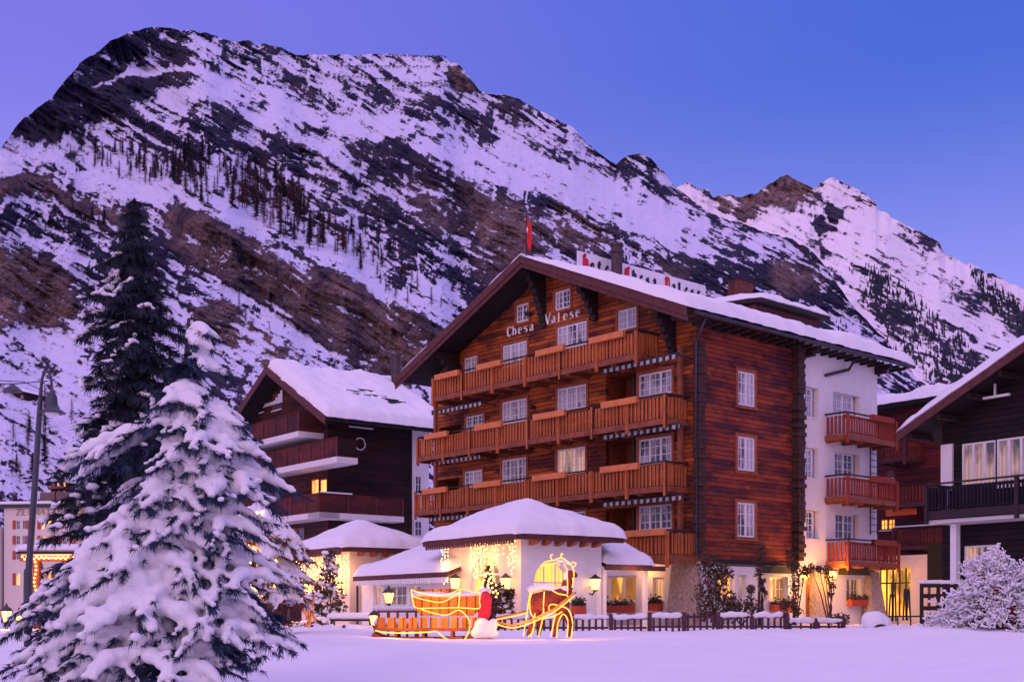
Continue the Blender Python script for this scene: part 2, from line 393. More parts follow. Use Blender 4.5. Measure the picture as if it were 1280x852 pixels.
ROCK = [  # strength of bare rock over the face (0 snow .. 1 rock)
 ([(-300,150),(0,185),(240,60),(420,110),(600,130),(620,180),(400,130),(250,95),(180,130),(-300,230)], .50, 2),
 ([(-300,260),(0,190),(10,160),(65,112),(130,48),(190,28),(226,44),(222,76),(190,70),(150,84),(110,108),(180,88),(244,88),(205,118),(150,142),(100,160),(60,172),(0,196),(-300,330)], .97, 1),
 ([(108,110),(150,92),(180,84),(250,84),(250,92),(185,91),(140,104)], .05, 0),
 ([(236,46),(330,54),(420,86),(400,110),(330,100),(250,80)], .58, 2),
 ([(225,52),(262,44),(280,70),(240,80)], .30, 1),
 ([(440,92),(500,100),(520,122),(480,128),(445,115)], .70, 1),
 ([(395,66),(550,70),(590,90),(590,112),(520,118),(440,95)], .36, 1),
 ([(566,80),(582,84),(600,113),(570,114),(560,95)], .98, 0),
 ([(565,128),(600,124),(680,145),(690,160),(620,155),(570,146)], .66, 1),
 ([(170,128),(255,92),(330,104),(400,140),(480,148),(560,165),(640,176),(735,205),(820,255),(900,285),(1000,300),(960,325),(860,318),(770,285),(690,262),(600,222),(520,185),(440,162),(340,152),(260,132)], .06, 2),
 ([(285,112),(320,116),(345,140),(310,140)], .62, 1),
 ([(235,118),(275,135),(330,165),(400,205),(450,235),(520,300),(560,350),(520,340),(440,300),(370,255),(310,215),(255,180),(225,150)], .66, 1),
 ([(150,150),(220,150),(290,190),(250,205),(180,175),(110,165)], .66, 2),
 ([(430,172),(500,176),(560,212),(610,236),(660,262),(690,300),(650,345),(600,390),(550,345),(490,285),(440,232)], .78, 1),
 ([(640,240),(720,265),(810,300),(760,296),(690,275)], .60, 1),
 ([(60,180),(150,196),(230,205),(300,232),(400,285),(480,340),(580,415),(545,408),(470,365),(400,328),(330,300),(230,262),(100,235),(-300,250),(-300,200)], .14, 2),
 ([(-300,235),(5,228),(50,214),(85,230),(118,248),(165,268),(150,284),(92,258),(40,242),(-300,280)], .92, 1),
 ([(0,240),(60,250),(100,270),(70,275),(0,258)], .18, 1),
 ([(-300,270),(0,256),(60,262),(115,290),(150,330),(140,350),(90,310),(0,290),(-300,330)], .72, 1),
 ([(205,262),(262,268),(330,306),(400,336),(470,366),(540,404),(580,430),(560,470),(500,474),(450,452),(400,424),(350,392),(300,362),(250,332),(215,312)], .94, 1),
 ([(-300,300),(0,308),(42,310),(82,338),(98,376),(92,402),(40,412),(-300,420)], .86, 1),
 ([(130,280),(200,300),(220,330),(180,360),(130,340)], .55, 2),
 ([(236,378),(292,378),(332,408),(376,446),(352,462),(290,434),(246,414)], .90, 1),
 ([(-300,420),(60,412),(130,420),(200,470),(110,600),(-300,600)], .20, 2),
 ([(300,395),(420,430),(520,480),(470,500),(380,470),(300,440)], .42, 2),
 ([(380,410),(470,450),(500,470),(440,470)], .75, 1),
 ([(660,255),(700,248),(760,285),(830,322),(900,312),(960,306),(1010,318),(1044,350),(1080,392),(1116,440),(1160,510),(1000,520),(880,410),(780,340),(700,318)], .74, 1),
 ([(700,235),(780,270),(880,310),(840,318),(760,285)], .20, 1),
 ([(840,300),(900,292),(960,318),(940,330),(880,322)], .25, 1),
 ([(600,150),(735,180),(850,240),(850,262),(760,220),(640,180)], .40, 2),
 ([(740,190),(800,188),(850,236),(820,236),(780,215)], .66, 1),
 ([(1010,400),(1100,440),(1200,520),(1060,520)], .55, 2),
]
BROWN = [
 ([(-300,235),(5,228),(50,214),(85,230),(118,248),(165,268),(150,284),(92,258),(40,242),(-300,280)], .8, 1),
 ([(205,262),(262,268),(330,306),(400,336),(470,366),(540,404),(580,430),(560,470),(500,474),(450,452),(400,424),(350,392),(300,362),(250,332),(215,312)], .85, 2),
 ([(-300,300),(0,308),(42,310),(82,338),(98,376),(92,402),(40,412),(-300,420)], 1, 2),
 ([(236,378),(292,378),(332,408),(376,446),(352,462),(290,434),(246,414)], 1, 1),
 ([(505,238),(560,240),(575,300),(520,285)], .7, 2), ([(590,238),(660,262),(690,300),(650,345),(600,350)], .85, 2),
 ([(566,80),(582,84),(600,113),(570,114)], 1, 0), ([(120,90),(190,70),(230,100),(120,140),(0,190)], .25, 3),
 ([(390,400),(470,450),(500,470),(440,470)], .6, 1), ([(680,262),(730,268),(760,310),(700,312)], .7, 1), ([(960,322),(1020,334),(1040,360),(980,366)], .8, 1), ([(820,330),(860,330),(860,360),(820,352)], .5, 1),
]
GROCK = paint(ROCK, .45); GBROWN = paint(BROWN, 0.05)
RIDGE = [(-320,330),(-120,255),(-10,196),(8,176),(28,150),(66,120),(82,102),(100,78),(130,57),(160,41),(192,33),(230,38),(262,42),(300,52),(330,55),(365,66),(398,70),(415,70),(470,69),(530,69),(548,72),(574,80),(586,96),(600,113),(640,121),(682,142),(716,160),(734,178),(746,188),(770,206),(782,194),(800,191),(815,200),(830,216),(846,236),(880,262),(930,282),(990,298),(1020,318),(1040,346),(1062,378),(1090,408),(1120,440),(1160,490),(1200,520),(1620,560)]
def ridge_y(u):
    y = np.interp(u, [p[0] for p in RIDGE], [p[1] for p in RIDGE])
    return y + (fbm(u/14, u*0, 77, 4)-.5)*7
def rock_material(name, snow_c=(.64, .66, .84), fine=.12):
    t = NT(name)
    a = t.n('ShaderNodeAttribute', attribute_name='rock').outputs['Fac']; b = t.n('ShaderNodeAttribute', attribute_name='brown').outputs['Fac']
    o = t.obj(); n = t.noise(t.mapping(o, (1, .4, 1.2)), .05, 6, .65); n2 = t.noise(t.mapping(o, (1, .4, .7)), .045, 6, .62)
    n3 = t.noise(t.mapping(o, (1, .4, .25)), .075, 6, .7); n4 = t.noise(t.mapping(o, (1, .4, 2.4), (0, R(31), 0)), .16, 6, .68)
    nf = t.noise(t.mapping(o, (1, .5, 1.7), (0, R(28), 0)), fine, 5, .7)
    nf2 = t.noise(t.mapping(o, (1, .5, 1.5), (0, R(28), 0)), fine*3.2, 4, .7)
    m = t.ramp(t.math('ADD', a, t.math('ADD', t.math('MULTIPLY', t.math('SUBTRACT', nf, .5), 2.2), t.math('MULTIPLY', t.math('SUBTRACT', nf2, .5), 1.7))), .41, .59)
    crack = t.ramp(t.math('ABSOLUTE', t.math('SUBTRACT', n4, .5)), .0, .05)
    dark = t.mix(t.ramp(n4, .3, .7), (.006, .008, .030), (.042, .044, .105)); br = t.mix(t.ramp(n2, .3, .7), (.15, .105, .110), (.58, .37, .31))
    br = t.mix(t.math('MULTIPLY', t.ramp(n3, .50, .64), .9), br, (.032, .033, .055))
    br = t.mix(t.math('MULTIPLY', t.math('SUBTRACT', 1.0, crack), .75), br, (.035, .032, .048))
    rock = t.mix(b, dark, br)
    t.bump(t.math('ADD', t.math('MULTIPLY', t.math('ADD', n4, n3), t.math('ADD', t.math('MULTIPLY', m, .85), .10)), t.math('MULTIPLY', m, .22)), 1.0, 10.0)
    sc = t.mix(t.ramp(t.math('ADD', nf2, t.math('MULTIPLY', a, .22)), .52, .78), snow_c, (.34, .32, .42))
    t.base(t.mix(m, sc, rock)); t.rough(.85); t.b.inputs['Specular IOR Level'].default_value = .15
    return t.m
def build_mountain(name, us, ridge_fn, D0, D1, y0, grock, gbrown, rows, tdip, relief=1.0, seed=0):
    yr = ridge_fn(us); t = np.linspace(0, 1, rows)[:, None]
    ys = np.convolve(np.pad(yr, 40, mode='edge'), np.ones(81)/81, 'valid')
    V = y0 + (ys[None, :]-y0)*t + (yr-ys)[None, :]*t**9; U = np.broadcast_to(us[None, :], V.shape).copy()
    rk = samp(grock, U, V); br = samp(gbrown, U, V)
    ca, sa = math.cos(tdip), math.sin(tdip)
    wu = U + 10*(fbm(U/50, V/50, seed+5, 3)-.5); wv = V + 10*(fbm(U/50, V/50, seed+6, 3)-.5)
    A = wu*ca + wv*sa; B = -wu*sa + wv*ca
    strata = ridged(A/95, B/15, seed+20, 5, .58)
    lumps = fbm(U/46, V/34, seed+40, 5, .55)
    fine = ridged(A/26, B/5.5, seed+60, 4, .6)
    gully = ridged(wu/11 + wv/40, wv/75, seed+80, 4, .6)
    micro = ridged(A/9, B/3.2, seed+70, 3, .6)
    N = .30*strata + .28*lumps + .26*fine + .16*gully + .18*micro + .16*fbm(wu/9, wv/5.5, seed+110, 4, .65)
    N = (N-N.mean())/N.std()
    steep = np.clip(rk, 0, 1)
    wgt = 1.5 - 1.25*steep; wgt = wgt*np.ones_like(V); cum = np.cumsum(wgt, 0); cum = (cum-cum[0])/(cum[-1]-cum[0])
    cum = blur(cum, 6)
    D1a = D1(us)[None, :] if callable(D1) else D1
    D = D0*(D1a/D0)**cum
    rel = .040*(ridged(A/150, B/70, seed+1, 3)-.5) + .024*(strata-.5) + .012*(lumps-.5) + .0085*(fine-.5) + .0035*(micro-.5) + .004*steep + .020*steep*(ridged(wu/24, wv/95, seed+98, 4, .55)-.5)
    D = D*(1 - rel*relief*np.clip(t*6, 0, 1))
    # snow lies where the face is flat and leaves the steps bare
    g = np.gradient(np.log(D), axis=0); g = (blur(g, 9)-blur(g, 1)); g = np.clip(g/(g.std()+1e-9), -2.5, 2.5)
    pot = (rk-.5)*3.9 + N*.95 + g*.42 + .21
    led = ridged(A/60, B/9, seed+90, 4, .6); gl = ridged(wu/16, wv/60, seed+95, 3, .6)
    led2 = ridged(A/34, B/4.5, seed+92, 3, .6)
    q = lambda a, lo, hi: sstep(np.quantile(a, lo), np.quantile(a, hi), a)
    pot -= q(led, .84, .95)*(1-.55*br)*1.7 + q(led2, .86, .96)*(1-.6*br)*1.2 + q(gl, .88, .97)*1.3*(1-br*.8)
    pot += q(1-ridged(wu/20, wv/70, seed+97, 3, .6), .80, .97)*.9*sstep(.15, .5, rk)
    rock = np.clip(pot*.5+.5, -1, 2)
    X = (U-HX)/F*D; Z = ZC + (HY-V)/F*D
    # the back of the mountain falls away behind the ridge
    k = 6; Xb = np.repeat(X[-1:], k, 0); Yb = np.repeat(D[-1:], k, 0); Zb = np.repeat(Z[-1:], k, 0)
    f = (np.arange(1, k+1)/k)[:, None]; Yb = Yb*(1+.35*f); Zb = Zb*(1-.8*f**1.3)
    X = np.vstack([X, Xb]); Y = np.vstack([D, Yb]); Z = np.vstack([Z, Zb])
    rock = np.vstack([rock, np.repeat(rock[-1:], k, 0)]); br = np.vstack([br, np.repeat(br[-1:], k, 0)])
    br = np.clip(br + (fbm(U.mean()*0+X/60, Z/60, seed+33, 3)-.55)*.5, 0, 1)
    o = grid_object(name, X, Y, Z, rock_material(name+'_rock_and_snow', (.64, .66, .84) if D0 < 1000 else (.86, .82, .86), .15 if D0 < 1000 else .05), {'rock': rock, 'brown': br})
    props(o, kind='structure')
    return dict(us=us, V=V, D=D)
us = np.arange(-260, 1420, 1.35)
def d1(u): return np.interp(u, [-300, 0, 200, 500, 780, 850, 1000, 1100, 1200, 1600], [700, 1000, 1500, 1900, 1750, 1700, 1250, 850, 650, 600])
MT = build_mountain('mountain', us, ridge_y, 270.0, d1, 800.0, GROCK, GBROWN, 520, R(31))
def on_mountain(mt, px, py):
    i = int(np.clip(np.searchsorted(mt['us'], px), 0, len(mt['us'])-1)); col = mt['V'][:, i]
    j = int(np.argmin(np.abs(col-py))); return P(float(mt['us'][i]), float(col[j]), float(mt['D'][j, i]))
# far peak
ROCK2 = [
 ([(960,215),(1000,222),(1025,240),(990,262),(940,270),(900,262),(870,240)], .78, 1),
 ([(1000,232),(1040,240),(1030,252),(970,270)], .45, 1),
 ([(1035,215),(1060,226),(1100,262),(1070,262),(1045,240)], .45, 1),
 ([(1030,256),(1056,262),(1050,285),(1024,294),(1018,280)], .85, 0),
 ([(1034,305),(1048,310),(1046,318),(1032,318)], .8, 0),
 ([(1120,280),(1180,305),(1190,322),(1150,312)], .50, 1),
 ([(1060,335),(1110,345),(1180,400),(1280,470),(1280,520),(1160,520),(1100,420)], .55, 3),
 ([(1180,360),(1240,372),(1250,400),(1200,396)], .6, 1),
 ([(1215,325),(1250,345),(1300,400),(1400,500),(1280,420),(1230,370)], .70, 2),
]
G2 = paint(ROCK2, .03); B2 = paint([([(960,215),(1000,222),(1025,240),(990,262),(940,270),(900,262),(870,240)], .95, 2)], .12)
RIDGE2 = [(700,300),(838,238),(858,229),(876,238),(884,236),(892,247),(912,243),(925,246),(940,243),(958,234),(972,225),(985,219),(996,226),(1006,231),(1018,236),(1028,228),(1040,220),(1052,228),(1066,234),(1080,241),(1094,250),(1098,261),(1118,272),(1140,284),(1160,296),(1175,305),(1182,318),(1205,328),(1230,338),(1255,350),(1280,362),(1360,410),(1620,520)]
def ridge2(u):
    return np.interp(u, [p[0] for p in RIDGE2], [p[1] for p in RIDGE2]) + (fbm(u/9, u*0, 55, 4)-.5)*6
MT2 = build_mountain('distant_mountain', np.arange(700, 1560, 1.35), ridge2, 1500.0, 5200.0, 640.0, G2, B2, 330, R(26), .8, 300)
# ------------------------------------------------------------------ larches on the mountain
def larch_mesh(seed, dense, snowy=False):
    r = random.Random(seed); m = MB(); n = 3
    m.tube([(0,0,-.5),(r.uniform(-.15,.15),0,9),(0,0,18)], [.22,.16,.04], 4)
    t = MB(); k = 0
    H = 18; lv = 34 if dense else 28
    for i in range(lv):
        z = 3.2 + (H-3.4)*i/lv; L = (3.3 if dense else 3.0)*(1-(z-2)/(H-1))**.7 + .4
        for q in range(7 if dense else 6):
            a = r.uniform(0, 6.283); l = L*r.uniform(.55, 1.1); dz = -l*r.uniform(.02, .28); w_ = .24 if dense else .14
            c, s_ = math.cos(a), math.sin(a); b = Vector((0,0,z)); e = Vector((c*l, s_*l, z+dz)); up = Vector((0,0,w_)); sd = Vector((-s_, c, 0))*w_
            t.add([b-up, b+up, e], [(0,1,2)]); t.add([b-sd, b+sd, e], [(0,1,2)])
    return m, t
LM = [plain('larch_twigs_%s' % n_, c_, .9, .3, .3, 0) for n_, c_ in (('brown', (.085,.050,.060)), ('dark', (.030,.026,.042)), ('rust', (.125,.050,.048)))]
protos = []
for i in range(4):
    a, b = larch_mesh(i, i == 3)
    protos.append((a, b))
FOREST = [  # (region in the photo, count, height in px, tone)
 ([(62,178),(150,190),(230,200),(250,225),(180,232),(110,215)], 62, 24, (1,1,0)),
 ([(215,190),(300,215),(330,260),(260,262),(215,235)], 62, 32, (1,0,1)),
 ([(290,190),(350,230),(420,290),(470,330),(420,322),(350,300),(300,262)], 112, 32, (0,1,2,2)),
 ([(420,270),(520,340),(575,410),(520,395),(450,345)], 30, 24, (1,0,2)),
 ([(40,255),(130,278),(130,310),(60,280)], 12, 24, (1,1,0)),
 ([(0,545),(95,520),(100,575),(60,610),(0,625)], 14, 44, (1,0,1)),
 ([(210,370),(260,372),(480,440),(470,470),(330,420)], 8, 20, (1,0)),
]
larch_n = 0
larch_cache = {}
def in_poly(poly, x, y):
    return bool(poly_mask(poly, np.array([[x]], float), np.array([[y]], float))[0, 0])
FR = random.Random(5)
ZONE_LABEL = ['bare larch among the sparse trees high on the left snow shelf', 'bare larch on the snowy slope above the brown cliff behind the tall spruce', 'bare larch in the rust brown stand above the long brown cliff band', 'bare larch on the thinning end of the slope left of the hotel gable', 'bare larch below the small left cliff band', 'bare snowy larch on the hillside behind the cream hotel', 'lone bare larch on the lower snow slope above the brown chalet']
for zi, (poly, cnt, hp, tones) in enumerate(FOREST):
    xs = [p[0] for p in poly]; ys = [p[1] for p in poly]; k = 0
    while k < cnt:
        x = FR.uniform(min(xs), max(xs)); y = FR.uniform(min(ys), max(ys))
        if not in_poly(poly, x, y): continue
        k += 1; p = on_mountain(MT, x, y); h = hp*FR.uniform(.5, 1.2); v = FR.randrange(4) if FR.random() < .9 else 3; tone = FR.choice(tones)
        s_ = h/F*p.y/18.0
        if (v, tone) not in larch_cache:
            a, b = protos[v]; ro = thing('larch_tree', '', 'tree', (0,0,0)); 
            a.build('trunk', M['bark'], ro, fix=False); b.build('crown', LM[tone], ro, fix=False); larch_cache[(v, tone)] = ro; o = ro
        else:
            o = copy_tree(larch_cache[(v, tone)])
        o.location = p - Vector((0,0,.3*s_)); o.rotation_euler = (0, 0, FR.uniform(0, 6.28)); o.scale = (s_*1.15, s_*1.15, s_)
        props(o, ZONE_LABEL[zi], 'tree', 'bare larches: ' + ZONE_LABEL[zi].split('larch ', 1)[1])
# far forest on the right-hand slope: uncountable
ff = MB()
for poly, cnt, hp in (([(1080,330),(1130,360),(1250,470),(1280,520),(1180,500),(1120,430),(1070,370)], 520, 9), ([(1205,330),(1290,395),(1290,440),(1230,380)], 160, 9), ([(1020,395),(1110,420),(1160,500),(1080,470)], 120, 8)):
    xs = [p[0] for p in poly]; ys = [p[1] for p in poly]; k = 0
    while k < cnt:
        x = FR.uniform(min(xs), max(xs)); y = FR.uniform(min(ys), max(ys))
        if not in_poly(poly, x, y): continue
        k += 1; p = on_mountain(MT2 if x > 1060 else MT, x, y); h = hp*FR.uniform(.5, 1.3)/F*p.y; r_ = h*.2; a0 = FR.uniform(0, 6.28)
        for zz, rr in ((.0, 1.0), (.3, .8), (.6, .5)):
            ff.add([p+Vector((math.cos(a0+q*1.257)*r_*rr*FR.uniform(.7,1.2), math.sin(a0+q*1.257)*r_*rr, h*(zz-.05))) for q in range(5)] + [p+Vector((0,0,h*(zz+.45)))], [(q, (q+1) % 5, 5) for q in range(5)])
props(ff.build('far_forest', M['needle_dark'], fix=False), 'dark conifers scattered over the far right mountain slope', 'forest', kind='stuff')
# avalanche barriers on the summit
def barriers():
    t = MB(); spots = []
    for (x0, y0, x1, y1) in ((440,96,520,106),(420,84,540,84),(470,116,560,104),(340,108,420,122),(280,60,330,72),(470,70,560,72),(490,108,575,100)):
        n = int(abs(x1-x0)/5)
        for i in range(n):
            x = x0+(x1-x0)*i/n; y = y0+(y1-y0)*i/n
            p = on_mountain(MT, x, y+1); s_ = p.y/F
            for a in (0, 1.6): t.beam(p+Vector((a*s_,0,-1*s_)), p+Vector((a*s_,0,3.2*s_)), .5*s_, .5*s_)
            t.beam(p+Vector((-.5*s_,0,2.2*s_)), p+Vector((3.5*s_,0,2.2*s_)), .4*s_, .4*s_)
    return props(t.build('avalanche_barrier', M['dark'], fix=False), 'rows of dark avalanche barriers across the summit snow', 'barrier', kind='stuff')
barriers()
# ------------------------------------------------------------------ the snow field
gx = np.concatenate([np.linspace(-400, -60, 40), np.linspace(-59, -13, 90), np.linspace(-12.7, 34, 470), np.linspace(34.6, 80, 60), np.linspace(85, 400, 40)])
gy = np.concatenate([np.linspace(-60, 1.5, 40), np.geomspace(1.8, 60, 420), np.linspace(60.8, 330, 80)])
GXm, GYm = np.meshgrid(gx, gy)
def ground_z(x, y):
    x = np.asarray(x, float); y = np.asarray(y, float)
    z = -.12 + .30*(fbm(x/7+3, y/9, 500, 3)-.5) + .20*(fbm(x/2.3, y/2.6, 510, 3)-.5) + .055*(fbm(x/.7, y/.8, 520, 3)-.5) + .22*np.clip(ridged(x/1.9, y/1.3, 540, 4)-.5, 0, 1)*sstep(34, 36.3, y)*sstep(39, 37.4, y)
    z = z - .22*np.exp(-((x+2.4)**2/9 + (y-9.5)**2/12)) - .25*sstep(8, 2, y)
    z = z + .30*np.exp(-(((x-11.8)/2.4)**2 + ((y-33)/3)**2))*0.6
    # the terrace around the buildings lies a touch lower and flatter
    f = sstep(37, 41, y)*sstep(95, 80, y); z = z*(1-f) + (-.06 + .05*(fbm(x/2, y/2, 530, 2)-.5))*f
    z = np.where(x < -7, z - .3*sstep(-7, -10, x)*sstep(14, 20, y), z)
    return z
GZ = ground_z(GXm, GYm)
props(grid_object('snow_field', GXm, GYm, GZ, M['snow_ground']), kind='structure')
def gz(x, y): return float(ground_z(np.array([[x]]), np.array([[y]]))[0, 0])
# ================================================================== building helpers
def snow_slab(name, pts, thick, parent, seed=0, nu=46, nv=24, over=.12, mat=None, rough=.10, keep_edge=(), taper=1.0):
    """a soft layer of snow on a four-cornered roof plane: pts = corners a,b,c,d in order, thickness upwards, rounded and uneven at the rim"""
    a, b, c, d_ = [Vector(p) for p in pts]
    uu = np.linspace(0, 1, nu); vv = np.linspace(0, 1, nv); Uq, Vq = np.meshgrid(uu, vv)
    def lerp(k):
        return (a[k]*(1-Uq)+b[k]*Uq)*(1-Vq) + (d_[k]*(1-Uq)+c[k]*Uq)*Vq
    X, Y, Z = lerp(0), lerp(1), lerp(2)
    lu = (b-a).length; lv = (d_-a).length
    eu = np.minimum(Uq, 1-Uq)*lu; ev = np.minimum(Vq, 1-Vq)*lv
    if 'a' in keep_edge: eu = Uq*0+9
    e = np.minimum(eu, ev); r = thick*1.1
    prof = np.sqrt(np.clip(1-(1-np.clip(e/r, 0, 1))**2, 0, 1))
    n = fbm(X*.6+seed*7.1+Z*.3, Y*.6+3, 900+seed, 4)-.5; n2 = fbm(X*2.6+seed, Y*2.6+Z, 950+seed, 3)-.5
    tk = thick*(taper+(1-taper)*Vq); T_ = tk*(1+n*1.1)*prof + n2*thick*.36*prof
    top = Z + T_
    # ragged rim: push the outermost rows out and in
    m = MB(); idx = np.arange(nu*nv).reshape(nv, nu)
    nn = (b-a).cross(d_-a).normalized(); cen = (a+b+c+d_)/4
    rim = (e <= 1e-6)
    jit = (fbm(X*2.1+seed*3, Y*2.1+Z*2.1, 980+seed, 3)-.4)*over*2
    dx = X-cen.x; dy = Y-cen.y; L = np.sqrt(dx*dx+dy*dy)+1e-6
    inner = sstep(thick*.9, 0, e)
    X = X + dx/L*jit*inner; Y = Y + dy/L*jit*inner
    vs = [(X[j, i], Y[j, i], top[j, i]) for j in range(nv) for i in range(nu)]
    fs = [(idx[j, i], idx[j, i+1], idx[j+1, i+1], idx[j+1, i]) for j in range(nv-1) for i in range(nu-1)]
    m.add(vs, [tuple(int(q) for q in f) for f in fs])
    # underside just above the roof boards
    base = len(m.v)
    m.add([(X[j, i], Y[j, i], Z[j, i]-.01) for j in (0, nv-1) for i in (0, nu-1)], [(0, 2, 3, 1)])
    o = m.build(name, mat or M['snow'], parent, smooth=True)
    return o
_wcache = {}
def window(parent, T, u, w, wd, ht, cols=3, rows=3, glass='glass', casing=None, inset=.10, fr='frame', panels=None):
    """casement window: painted frame with glazing bars (frame), the pane behind it and, if asked, a wooden casing and a sill"""
    m = MB(T); f = .07; x0, x1, z0, z1 = u-wd/2, u+wd/2, w, w+ht
    dd = -inset
    m.box(x0, x1, dd, dd+.06, z0, z0+f); m.box(x0, x1, dd, dd+.06, z1-f, z1)
    m.box(x0, x0+f, dd, dd+.06, z0+f, z1-f); m.box(x1-f, x1, dd, dd+.06, z0+f, z1-f)
    for i in range(1, cols):
        c = x0 + wd*i/cols; m.box(c-.05, c+.05, dd, dd+.065, z0+f, z1-f)
    for i in range(cols):
        xa = x0 + wd*i/cols; xb = xa + wd/cols
        if rows > 0:
            m.box((xa+xb)/2-.016, (xa+xb)/2+.016, dd+.008, dd+.042, z0+f, z1-f)
            for k in range(1, rows):
                zz = z0 + ht*k/rows; m.box(xa+.055, xb-.055, dd+.01, dd+.04, zz-.016, zz+.016)
    o = m.build('window', M[fr], parent)
    p = MB(T); p.box(x0+.02, x1-.02, dd-.03, dd+.012, z0+.02, z1-.02); p.build('pane', M[glass], o)
    if casing:
        k = MB(T); c = .13
        k.box(x0-c, x0-.002, -.03, .045, z0-.05, z1+c); k.box(x1+.002, x1+c, -.03, .045, z0-.05, z1+c); k.box(x0-.002, x1+.002, -.03, .04, z1+.003, z1+c-.003)
        k.box(x0-c-.03, x1+c+.03, -.03, .09, z0-.13, z0-.053)
        k.build('casing', M[casing], o)
    else:
        k = MB(T); k.box(x0-.03, x1+.03, -.02, .05, z0-.06, z0-.004); k.build('sill', M['frame'], o)
    return o
def balcony(parent, T, u0, u1, w, out, mat, boxes=(), left=True, right=True, rail=1.02, gap=.20, board=.115, beams='beam', snow=False, post_step=2.1, floor_mat=None, mat_side=None, slab=.2, box_mat='box'):
    """projecting balcony: deck on joists, railing of upright boards, posts, planter boxes hung on the rail"""
    d = MB(T); d.box(u0, u1, .01, out, w-.09, w)
    d.box(u0-.03, u1+.03, out+.002, out+.10, w-slab, w+.03)
    if left: d.box(u0-.06, u0-.002, .02, out, w-slab, w+.03)
    if right: d.box(u1+.002, u1+.06, .02, out, w-slab, w+.03)
    n = max(2, int((u1-u0)/1.3))
    for i in range(n+1):
        x = u0+.12+(u1-u0-.24)*i/n; d.box(x-.07, x+.07, .02, out-.004, w-.27, w-.092)
    o = d.build('balcony', M[floor_mat or beams], parent)
    rl = MB(T); x = u0+.06
    while x < u1-.05:
        rl.box(x-board/2, x+board/2, out+.01, out+.045, w+.06, w+rail-.15); x += gap
    rl.build('railing', M[mat], o)
    for flag, ux in ((left, u0), (right, u1)):
        if not flag: continue
        dd = .15; rs = MB(T)
        while dd < out-.05:
            rs.box(ux-.018, ux+.018, dd-board/2, dd+board/2, w+.06, w+rail-.15); dd += gap
        rs.build('end_railing', M[mat_side or mat], o)
    hr = MB(T); hr.box(u0-.05, u1+.05, out-.01, out+.065, w+rail-.06, w+rail); hr.box(u0, u1, out-.03, out+.008, w+rail-.27, w+rail-.16); hr.box(u0, u1, out+.002, out+.008, w+.10, w+.17)
    for flag, ux in ((left, u0), (right, u1)):
        if flag: hr.box(ux-.05, ux+.05, .02, out-.032, w+rail-.072, w+rail-.002)
    hr.build('handrail', M['dark'], o)
    k = max(1, round((u1-u0)/post_step)); 
    pm = M[mat] if beams == 'beam' else M[beams]
    for i in range(k+1):
        q = MB(T); x = u0 + (u1-u0)*i/k; q.box(x-.065, x+.065, out+.048, out+.14, w-slab-.18, w+rail-.073); q.build('post', pm, o)
    for (a, b) in boxes:
        q = MB(T); q.prism([(a, w+rail-.24), (b, w+rail-.24), (b, w+rail+.01), (a, w+rail+.01)], out+.145, out+.31); q.build('planter_box', M[box_mat], o)
    if snow:
        q = MB(T); q.box(u0, u1, out-.03, out+.09, w+rail+.002, w+rail+.07); bevel(q.build('snow', M['snow_fine'], o), .03, 2)
    return o
# stroke letters drawn with a broad pen
GL = {
 'C': [[(.85,.75),(.75,.95),(.45,1),(.2,.85),(.1,.5),(.2,.15),(.45,0),(.75,.05),(.88,.22)]],
 'h': [[(.15,1.05),(.15,0)],[(.15,.45),(.4,.66),(.62,.62),(.72,.45),(.72,0)]],
 'e': [[(.12,.36),(.82,.38),(.74,.6),(.48,.68),(.2,.56),(.1,.3),(.24,.06),(.5,0),(.8,.14)]],
 's': [[(.72,.56),(.5,.68),(.24,.6),(.22,.44),(.5,.35),(.74,.24),(.72,.08),(.46,0),(.16,.1)]],
 'a': [[(.2,.56),(.45,.68),(.68,.58),(.7,.05),(.82,0)],[(.7,.4),(.35,.36),(.16,.2),(.25,.03),(.48,.02),(.7,.18)]],
 'V': [[(.02,1),(.45,0),(.9,1)],[(-.06,1),(.14,1)],[(.78,1),(1,1)]],
 'l': [[(.3,1.05),(.3,0)],[(.15,0),(.48,0)],[(.17,1.03),(.3,1.05)]],
 'H': [[(.12,1),(.12,0)],[(.82,1),(.82,0)],[(.12,.52),(.82,.52)]],
 'o': [[(.45,.68),(.18,.56),(.12,.32),(.2,.1),(.45,0),(.7,.1),(.78,.34),(.7,.58),(.45,.68)]],
 't': [[(.38,.95),(.36,.12),(.5,0),(.7,.08)],[(.1,.66),(.7,.66)]],
 'Z': [[(.1,1),(.85,1),(.1,0),(.88,0)]], 'E': [[(.8,1),(.15,1),(.15,0),(.82,0)],[(.15,.52),(.68,.52)]],
 'R': [[(.15,0),(.15,1),(.65,1),(.78,.8),(.65,.52),(.15,.5)],[(.45,.5),(.85,0)]],
 'M': [[(.1,0),(.14,1),(.5,.2),(.86,1),(.9,0)]], 'A': [[(.05,0),(.48,1),(.92,0)],[(.22,.36),(.74,.36)]],
 'T': [[(.05,1),(.92,1)],[(.48,1),(.48,0)]], 'O': [[(.48,1),(.15,.82),(.08,.5),(.16,.16),(.48,0),(.8,.16),(.9,.5),(.8,.84),(.48,1)]], 'F': [[(.82,1),(.15,1),(.15,0)],[(.15,.52),(.66,.52)]],
}
